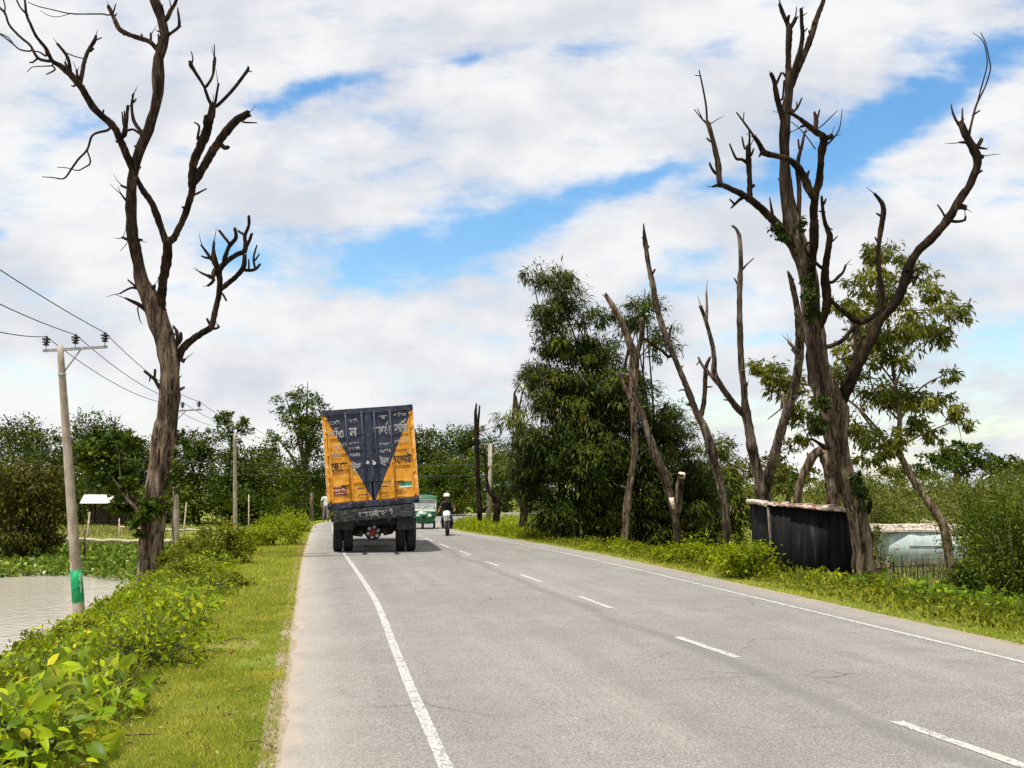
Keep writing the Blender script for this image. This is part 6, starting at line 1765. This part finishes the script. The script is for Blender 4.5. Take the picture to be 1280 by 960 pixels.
ARM = Vector((math.cos(R(8)), math.sin(R(8)), 0))
def power_pole(label, bx, by, tx, ty, D, r0, r1, green, arm_px, seed, txt=False):
    b0, t0 = Vector(P(bx, by, D)), Vector(P(tx, ty, D))
    g = hz(b0.x, b0.y)
    g = min(g, b0.z)
    base = b0 + (b0 - t0) * ((b0.z - g + .3) / (t0.z - b0.z))
    root = empty('power_pole', base, label, 'pole', 'concrete power poles by the pond')
    mb = MB(base)
    mb.tube([base, base.lerp(t0, .5), t0], [r0, (r0 + r1) / 2, r1], 14, rough=.03, step=.6, seed=seed)
    mb.build('pole', M['concrete'], root)
    ax = (t0 - base).normalized()
    if green:
        gz = [Vector(P(*q, D)) for q in green]
        hgt = (gz[0] - base).length; lo = (gz[1] - base).length
        mb = MB(base); rr = r0 * 1.0 + .006
        mb.tube([base + ax * lo, base + ax * hgt], [rr + (r1 - r0) * lo / (t0 - base).length, rr + (r1 - r0) * hgt / (t0 - base).length], 14)
        mb.build('painted_band', M['pole_g'], root)
        if txt:
            me = text_mesh('lettering', 'পল্লী বিদ্যুৎ', .085, (hgt - lo) * .62)
            o = link('lettering', me, M['white'], root)
            mid_ = base + ax * (lo + (hgt - lo) * .60)
            to = (Vector(CAM) - mid_); to.z = 0; to.normalize()
            sd = to.cross(Vector((0, 0, 1)))
            nrm = (to * .80 - sd * .60).normalized()
            m3 = Matrix((ax, ax.cross(nrm) * -1, nrm)).transposed()          # text x up the pole
            X = ax; Yt = -nrm; Z = X.cross(Yt)
            o.matrix_local = Matrix.Translation(mid_ - base + nrm * (rr * .93)) @ Matrix((X, Yt, Z)).transposed().to_4x4()
    # cross arm with three insulators
    ends = [Vector(P(x, y, D)) for (x, y) in arm_px['ends']]
    mb = MB(base)
    n_ = (ends[1] - ends[0]).normalized()
    d_ = (ends[1] - ends[0]).length
    rot = n_.to_track_quat('X', 'Z').to_matrix()
    mb.box((ends[0] + ends[1]) / 2, (d_, .07, .07), 0, rot=rot)
    s0 = ends[0].lerp(ends[1], .60); q0 = t0 - ax * 1.0 * (d_ / 2.2)
    mb.tube([s0, q0], .022, 6)
    mb.lathe(q0, [(r1 + .025, -.03), (r1 + .025, .03)], ax, 14)
    mb.build('cross_arm', M['steel'], root)
    tops = []
    for t in arm_px['ins']:
        p = ends[0].lerp(ends[1], t) + Vector((0, 0, .04))
        mb = MB(base)
        mb.lathe(p, [(.012, 0), (.012, .10)], (0, 0, 1), 8, 1)
        mb.lathe(p + Vector((0, 0, .09)), [(.03, 0), (.085, .015), (.085, .04), (.045, .055), (.045, .075), (.105, .09), (.105, .115), (.05, .13), (.05, .15), (.115, .165), (.115, .195), (.05, .21), (.045, .25), (.02, .27)], (0, 0, 1), 14, 0)
        mb.build('insulator', [M['insul'], M['steel']], root)
        tops.append(p + Vector((0, 0, .34)))
    return root, tops
r1_, t1 = power_pole('nearest power pole, leaning, with a green painted foot and three black insulators', 99, 768, 75, 432, 28, .165, .082, [(97.5, 712), (99.5, 752)], {'ends': [(54, 438.5), (134, 433.5)], 'ins': [.04, .50, .96]}, 1, True)
r2_, t2 = power_pole('power pole half hidden behind the tall dead trunk', 221, 705, 218, 506, 47, .16, .085, [(221, 683), (221.5, 702)], {'ends': [(204, 514.5), (252, 512)], 'ins': [.04, .50, .93]}, 2)
r3_, t3 = power_pole('farthest power pole, rising from behind the olive shrub', 294, 668, 293.5, 542, 69, .16, .10, None, {'ends': [(285, 543), (319, 541)], 'ins': [.04, .52, .93]}, 3)

def span(a, b, sag, n=18):
    return [a.lerp(b, i / n) - Vector((0, 0, 4 * sag * (i / n) * (1 - i / n))) for i in range(n + (0))]
for i in range(3):
    back = t1[i] + Vector(((P((0, 0, 0)[i], (398, 363, 320)[i], 20.5) - np.array(t1[i])))) * 1.0
    far = t1[i] + (back - t1[i]) * 3.2 + Vector((0, 0, .1))
    beyond = t3[i] + (t3[i] - t2[i]) * 1.3
    pts = span(far, t1[i], .35) + span(t1[i], t2[i], .30) + span(t2[i], t3[i], .25) + span(t3[i], beyond, .2) + [beyond]
    mb = MB(); mb.tube(pts, .012, 5)
    tag(mb.build('power_line', M['wire']), ('lowest of the three power lines strung along the leaning poles', 'middle of the three power lines strung along the leaning poles', 'topmost of the three power lines strung along the leaning poles')[i], 'wire', 'power lines above the pond')
for lab, a, b in (('thin cable crossing in front of the far trees, upper of two', (-40, 561, 60), (700, 578, 62)), ('thin cable crossing in front of the far trees, lower of two', (-40, 574, 62), (700, 592, 64))):
    A_, B_ = Vector(P(*a)), Vector(P(*b))
    mb = MB(); mb.tube(span(A_, B_, .5) + [B_], .016, 5)
    tag(mb.build('cable', M['wire']), lab, 'wire', 'thin cables before the far trees')
# grey pole at the bend, and a short post on the left
pb, pt = Vector(P(611, 650, 56)), Vector(P(613, 555, 56))
rt = empty('power_pole', (pb.x, pb.y, hz(pb.x, pb.y) - .1), 'pale grey pole with a slanting strut between two small dead trunks', 'pole')
mb = MB(rt.location); mb.tube([Vector(rt.location), pt], [.15, .10], 10); mb.build('pole', M['concrete'], rt)
mb = MB(rt.location); a_ = Vector(P(613, 572, 56)); mb.tube([a_, Vector(P(624, 562, 56))], .03, 6); mb.tube([Vector(P(606, 556, 56)), Vector(P(622, 554, 56))], .03, 6); mb.build('strut', M['steel'], rt)
pb, pt = Vector(P(389.5, 652, 62)), Vector(P(390, 616, 62))
mb = MB((pb.x, pb.y, hz(pb.x, pb.y))); mb.tube([(pb.x, pb.y, hz(pb.x, pb.y) - .1), pb.lerp(pt, .5), pt], [.14, .12, .10], 10, rough=.1, step=.3, ridge=.1)
o = mb.build('wooden_post', M['bark_grey']); o.location = (pb.x, pb.y, hz(pb.x, pb.y)); tag(o, 'grey wooden post standing beyond the verge just before the truck', 'post')

# ------------------------------------------------------------------ things around the pond
def rail(label, a, b, r, name='bamboo_rail', material='bamboo_dry'):
    A_, B_ = Vector(P(*a)), Vector(P(*b))
    mb = MB(A_); n = 14
    pts = [A_.lerp(B_, i / n) + Vector((0, 0, .03 * math.sin(i * 1.9) - .08 * math.sin(math.pi * i / n))) for i in range(n + 1)]
    mb.tube(pts, [r * (1 + .12 * (i % 2)) for i in range(n + 1)], 8)
    o = mb.build(name, M[material]); o.location = A_
    return tag(o, label, 'rail')
rail('long bamboo rail floating low over the pond weed', (62, 672, 54), (222, 676, 50), .085)
rail('pale bamboo rail higher up behind the second power pole', (150, 659, 58), (262, 662, 56), .055)
def stick(label, a, b, r, D, dark=False):
    A_, B_ = Vector(P(a[0], a[1], D)), Vector(P(b[0], b[1], D))
    A_.z = min(A_.z, WATER_Z - .2)
    mb = MB(A_); mb.tube([A_, A_.lerp(B_, .5) + Vector((.03, 0, 0)), B_], [r, r * .9, r * .6], 7)
    o = mb.build('bamboo_stake', M['culm' if dark else 'bamboo_dry']); o.location = A_
    return tag(o, label, 'stake', 'stakes standing in the pond weed')
stick('leaning stake just right of the nearest power pole', (106, 676), (112, 640), .07, 54)
stick('dark crooked stake in the pond weed beside the nearest power pole', (104, 700), (106, 662), .05, 50, True)
stick('upright pale stake left of the tall dead trunk', (148.5, 676), (149, 648), .05, 54)
stick('slanting pale stake beside the second power pole', (226, 662), (233, 628), .05, 50)
stick('thin pale stake standing near the third power pole', (310, 672), (311, 618), .05, 60)

# open hut with a bright tin roof on the far bank
hc = P(128, 640, 76)
hg_ = hz(hc[0], hc[1])
hut = empty('tin_roofed_hut', (hc[0], hc[1], hg_), 'open hut with a bright tin roof under trees on the far bank', 'hut')
ztop = P(138, 618, 76)[2] - hg_
mb = MB()
rows = [[(x, y_, ztop - .02 - .50 * abs(y_) / 1.2 + .02 * (i % 2)) for y_ in (-1.5, 0, 1.5)] for i, x in enumerate(np.linspace(-1.3, 1.75, 30))]
mb.grid(rows, 0, False); mb.build('roof', M['whitetin'], hut)
for (x, y_) in ((-1.1, -1.1), (-.3, -1.1), (.6, -1.1), (1.5, -1.1), (-1.1, 1.1), (.2, 1.1), (1.5, 1.1)):
    mb = MB(); mb.tube([(x, y_, -.1), (x, y_, ztop - .45)], .06, 8); mb.build('post', M['bark_dark'], hut)
mb = MB(); mb.box((.1, -1.0, .42), (2.6, .08, .06), 0); mb.box((.1, .2, .55), (2.6, 1.6, .05), 0); mb.build('bench', M['trunk'], hut)
mb = MB(); mb.box((.1, 1.15, .9), (2.6, .06, 1.4), 0); mb.build('back_wall', M['trunk'], hut)

# ------------------------------------------------------------------ black tarred kiosk
ka = P(968, 716, 23.6); kb = P(1070, 729, 22.9)
kz = min(hz(ka[0], ka[1]), hz(kb[0], kb[1]))
ki = empty('tarred_kiosk', (ka[0], ka[1], kz - .05), 'black tarred tin kiosk with a rusty sheet roof under the largest dead tree', 'kiosk')
A3 = Vector((0, 0, 0)); dirw = Vector((kb[0] - ka[0], kb[1] - ka[1], 0)); wlen = dirw.length; dirw.normalize()
side = Vector((-dirw.y, dirw.x, 0))           # away from the camera
cl = Vector((P(944, 690, 24.6)[0] - ka[0], P(944, 690, 24.6)[1] - ka[1], 0))
zt_l = P(950, 634, 23.6)[2] - ki.location.z
zt_r = P(1065, 641, 22.9)[2] - ki.location.z
def wall(p0, p1, z0, z1, name, amp=.006):
    n = max(8, int((p1 - p0).length / .035)); dv = (p1 - p0); nr = Vector((dv.y, -dv.x, 0)).normalized()
    rows = []
    for i in range(n + 1):
        t = i / n; q = p0 + dv * t + nr * (amp * math.sin(i * math.pi / 1.0 / 2))
        zt = z0 * (1 - t) + z1 * t
        lean = Vector((-.10 * 1, 0, 0)) * 1.0
        rows.append([(q.x, q.y, 0), (q.x + lean.x * .5, q.y, zt * .5), (q.x + lean.x, q.y, zt)])
    mb = MB(); mb.grid(rows, 0, True); o = mb.build(name, M['tar'], ki)
    md = o.modifiers.new('thickness', 'SOLIDIFY'); md.thickness = .012
    return o
depth = cl.length
back_a = cl; back_b = cl + dirw * wlen
wall(A3, dirw * wlen, zt_l, zt_r, 'front_wall')
wall(back_a, A3, zt_l + .06, zt_l, 'side_wall')
wall(dirw * wlen, back_b, zt_r, zt_r + .06, 'side_wall')
wall(back_b, back_a, zt_r + .06, zt_l + .06, 'back_wall')
mb = MB(); mb.tube([(-.02, -.02, 0), (-.07, -.02, zt_l * .5), (-.12, -.02, zt_l)], .03, 6); mb.build('corner_post', M['bark_grey'], ki)
mb = MB()
e0, e1 = dirw * .0 - side * .08 + Vector((-.1, 0, 0)), dirw * (wlen + .06) - side * .10 + Vector((-.1, 0, 0))
n = 44
rows = []
for i in range(n + 1):
    t = i / n
    f = e0.lerp(e1, t); bk = f + cl * 1.16
    zf = zt_l * (1 - t) + zt_r * t + .05 + .014 * math.sin(i * 1.55)
    sag = .03 * math.sin(i * .5)
    rows.append([(f.x, f.y, zf - .02), (f.x * .5 + bk.x * .5, f.y * .5 + bk.y * .5, zf + .06 + sag), (bk.x, bk.y, zf + .07)])
mb.grid(rows, 0, True)
o = mb.build('roof', M['rusttin'], ki); md = o.modifiers.new('thickness', 'SOLIDIFY'); md.thickness = .02
mb = MB()
c0 = e0 + cl * .55 + Vector((0, 0, zt_l + .11)); 
mb.tube([e0 + Vector((-.03, 0, zt_l + .06)) + cl * .05, c0, e0 + cl * 1.12 + Vector((0, 0, zt_l + .12))], [.05, .065, .05], 10, rough=.35, step=.08)
mb.tube([e0 + dirw * .45 + Vector((0, -.02, zt_l + .03)), e0.lerp(e1, .6) + Vector((0, -.03, (zt_l + zt_r) / 2 + .02)), e1 + Vector((0, -.02, zt_r + .03))], .028, 8, rough=.4, step=.1, mi=1)
mb.build('rolled_sheet', [M['thatch'], M['rusttin']], ki)

# pale tin shed in the field, with its stick fence
sc_ = P(1160, 704, 43)
sz = hz(sc_[0], sc_[1])
sh = empty('tin_shed', (sc_[0], sc_[1], sz - .05), 'pale blue tin shed with an untidy bamboo roof in the field', 'shed')
sh.rotation_euler = (0, 0, R(-14))
kf = 43 / F
w0, w1 = -46 * kf, 52 * kf
htop = P(1160, 664, 43)[2] - sz
mb = MB()
n = 60
rows = [[(x, -.0 + 0 * math.sin(i * 1.57), 0), (x, 0 * math.sin(i * 1.57), htop)] for i, x in enumerate(np.linspace(w0 + .78, w1, n))]
mb.grid(rows, 0, True)
rows = [[(w0 + .78 * (i / 24), .14 * (1 - i / 24) + 0 * math.sin(i * 1.57), 0), (w0 + .78 * (i / 24), .14 * (1 - i / 24) + 0 * math.sin(i * 1.57), htop)] for i in range(25)]
mb.grid(rows, 0, True)
mb.grid([[(w0, .14, 0), (w0, .14, htop)], [(w0 + .1, 2.2, 0), (w0 + .1, 2.2, htop)]], 0, False, True)
mb.grid([[(w1, 0, 0), (w1, 0, htop)], [(w1, 2.2, 0), (w1, 2.2, htop)]], 0, False)
mb.grid([[(w1, 2.2, 0), (w1, 2.2, htop)], [(w0 + .1, 2.2, 0), (w0 + .1, 2.2, htop)]], 0, False)
o = mb.build('wall', M['paletin'], sh); md = o.modifiers.new('thickness', 'SOLIDIFY'); md.thickness = .015
for zc in (htop * .30, htop * .62):
    mb = MB(); mb.box(((w0 + .78 + w1) / 2, -.03, zc), (w1 - w0 - .8, .03, .03), 0); mb.build('batten', M['steel'], sh)
mb = MB(); mb.box((w0 + .30, .06, htop * .62), (.16, .03, .2), 0, rot=Matrix.Rotation(R(-10), 3, 'Z')); mb.build('vent_hatch', M['whitetin'], sh)
mb = MB()
mb.box(((w0 + w1) / 2 - .1, 1.2, htop + .10), (w1 - w0 + .5, 2.5, .03), 0, rot=Matrix.Rotation(R(3.5), 3, 'X'))
rr = random.Random(4)
for i in range(46):
    t = i / 45
    yv = .02 + 2.4 * t + rr.gauss(0, .02)
    zv = htop + .02 + .16 * t + rr.uniform(0, .06)
    x0, x1 = w0 - .45 - rr.uniform(-.25, .25) - (.3 if i < 20 else 0), w1 + .15 + rr.uniform(-.35, .25)
    mb.tube([(x0, yv, zv + rr.gauss(.0, .03)), ((x0 + x1) / 2, yv + rr.gauss(0, .05), zv + rr.gauss(.02, .03)), (x1, yv, zv + rr.gauss(0, .03))], rr.uniform(.02, .04), 6, rough=.2)
for i in range(10):
    x = rr.uniform(w0, w1); mb.tube([(x, .1, htop + .12), (x + rr.gauss(0, .5), 1.0, htop + .22), (x + rr.gauss(0, .9), 2.2, htop + rr.uniform(.2, .5))], .02, 5)
mb.build('roof', M['thatch'], sh)
mb = MB()
rr = random.Random(8)
fa, fb = P(1092, 716, 36), P(1200, 712, 38)
fz = hz((fa[0] + fb[0]) / 2, (fa[1] + fb[1]) / 2)
for i in range(60):
    t = i / 59
    x, y_ = fa[0] * (1 - t) + fb[0] * t, fa[1] * (1 - t) + fb[1] * t
    mb.tube([(x - fa[0], y_ - fa[1], -.1), (x - fa[0] + rr.gauss(0, .04), y_ - fa[1], rr.uniform(.55, .95))], .014, 5)
for zc in (.25, .5):
    mb.tube([(0, -.02, zc), ((fb[0] - fa[0]) * .5, (fb[1] - fa[1]) * .5 - .02, zc + .05), (fb[0] - fa[0], fb[1] - fa[1] - .02, zc)], .018, 5)
o = mb.build('stick_fence', M['bark_grey']); o.location = (fa[0], fa[1], fz); tag(o, 'low fence of thin sticks in front of the pale tin shed', 'fence')
for px, lab in ((1231, 'thin pale post showing through the bush right of the tin shed'), (1247, 'second pale post, farther right of the tin shed')):
    p = P(px, 690, 40); z = hz(p[0], p[1]); q = P(px, 650, 40)
    mb = MB((p[0], p[1], z)); mb.tube([(p[0], p[1], z - .1), (q[0], q[1], q[2])], [.09, .07], 9, rough=.15, step=.2); o = mb.build('fence_post', M['bark_pale']); o.location = (p[0], p[1], z); tag(o, lab, 'post')
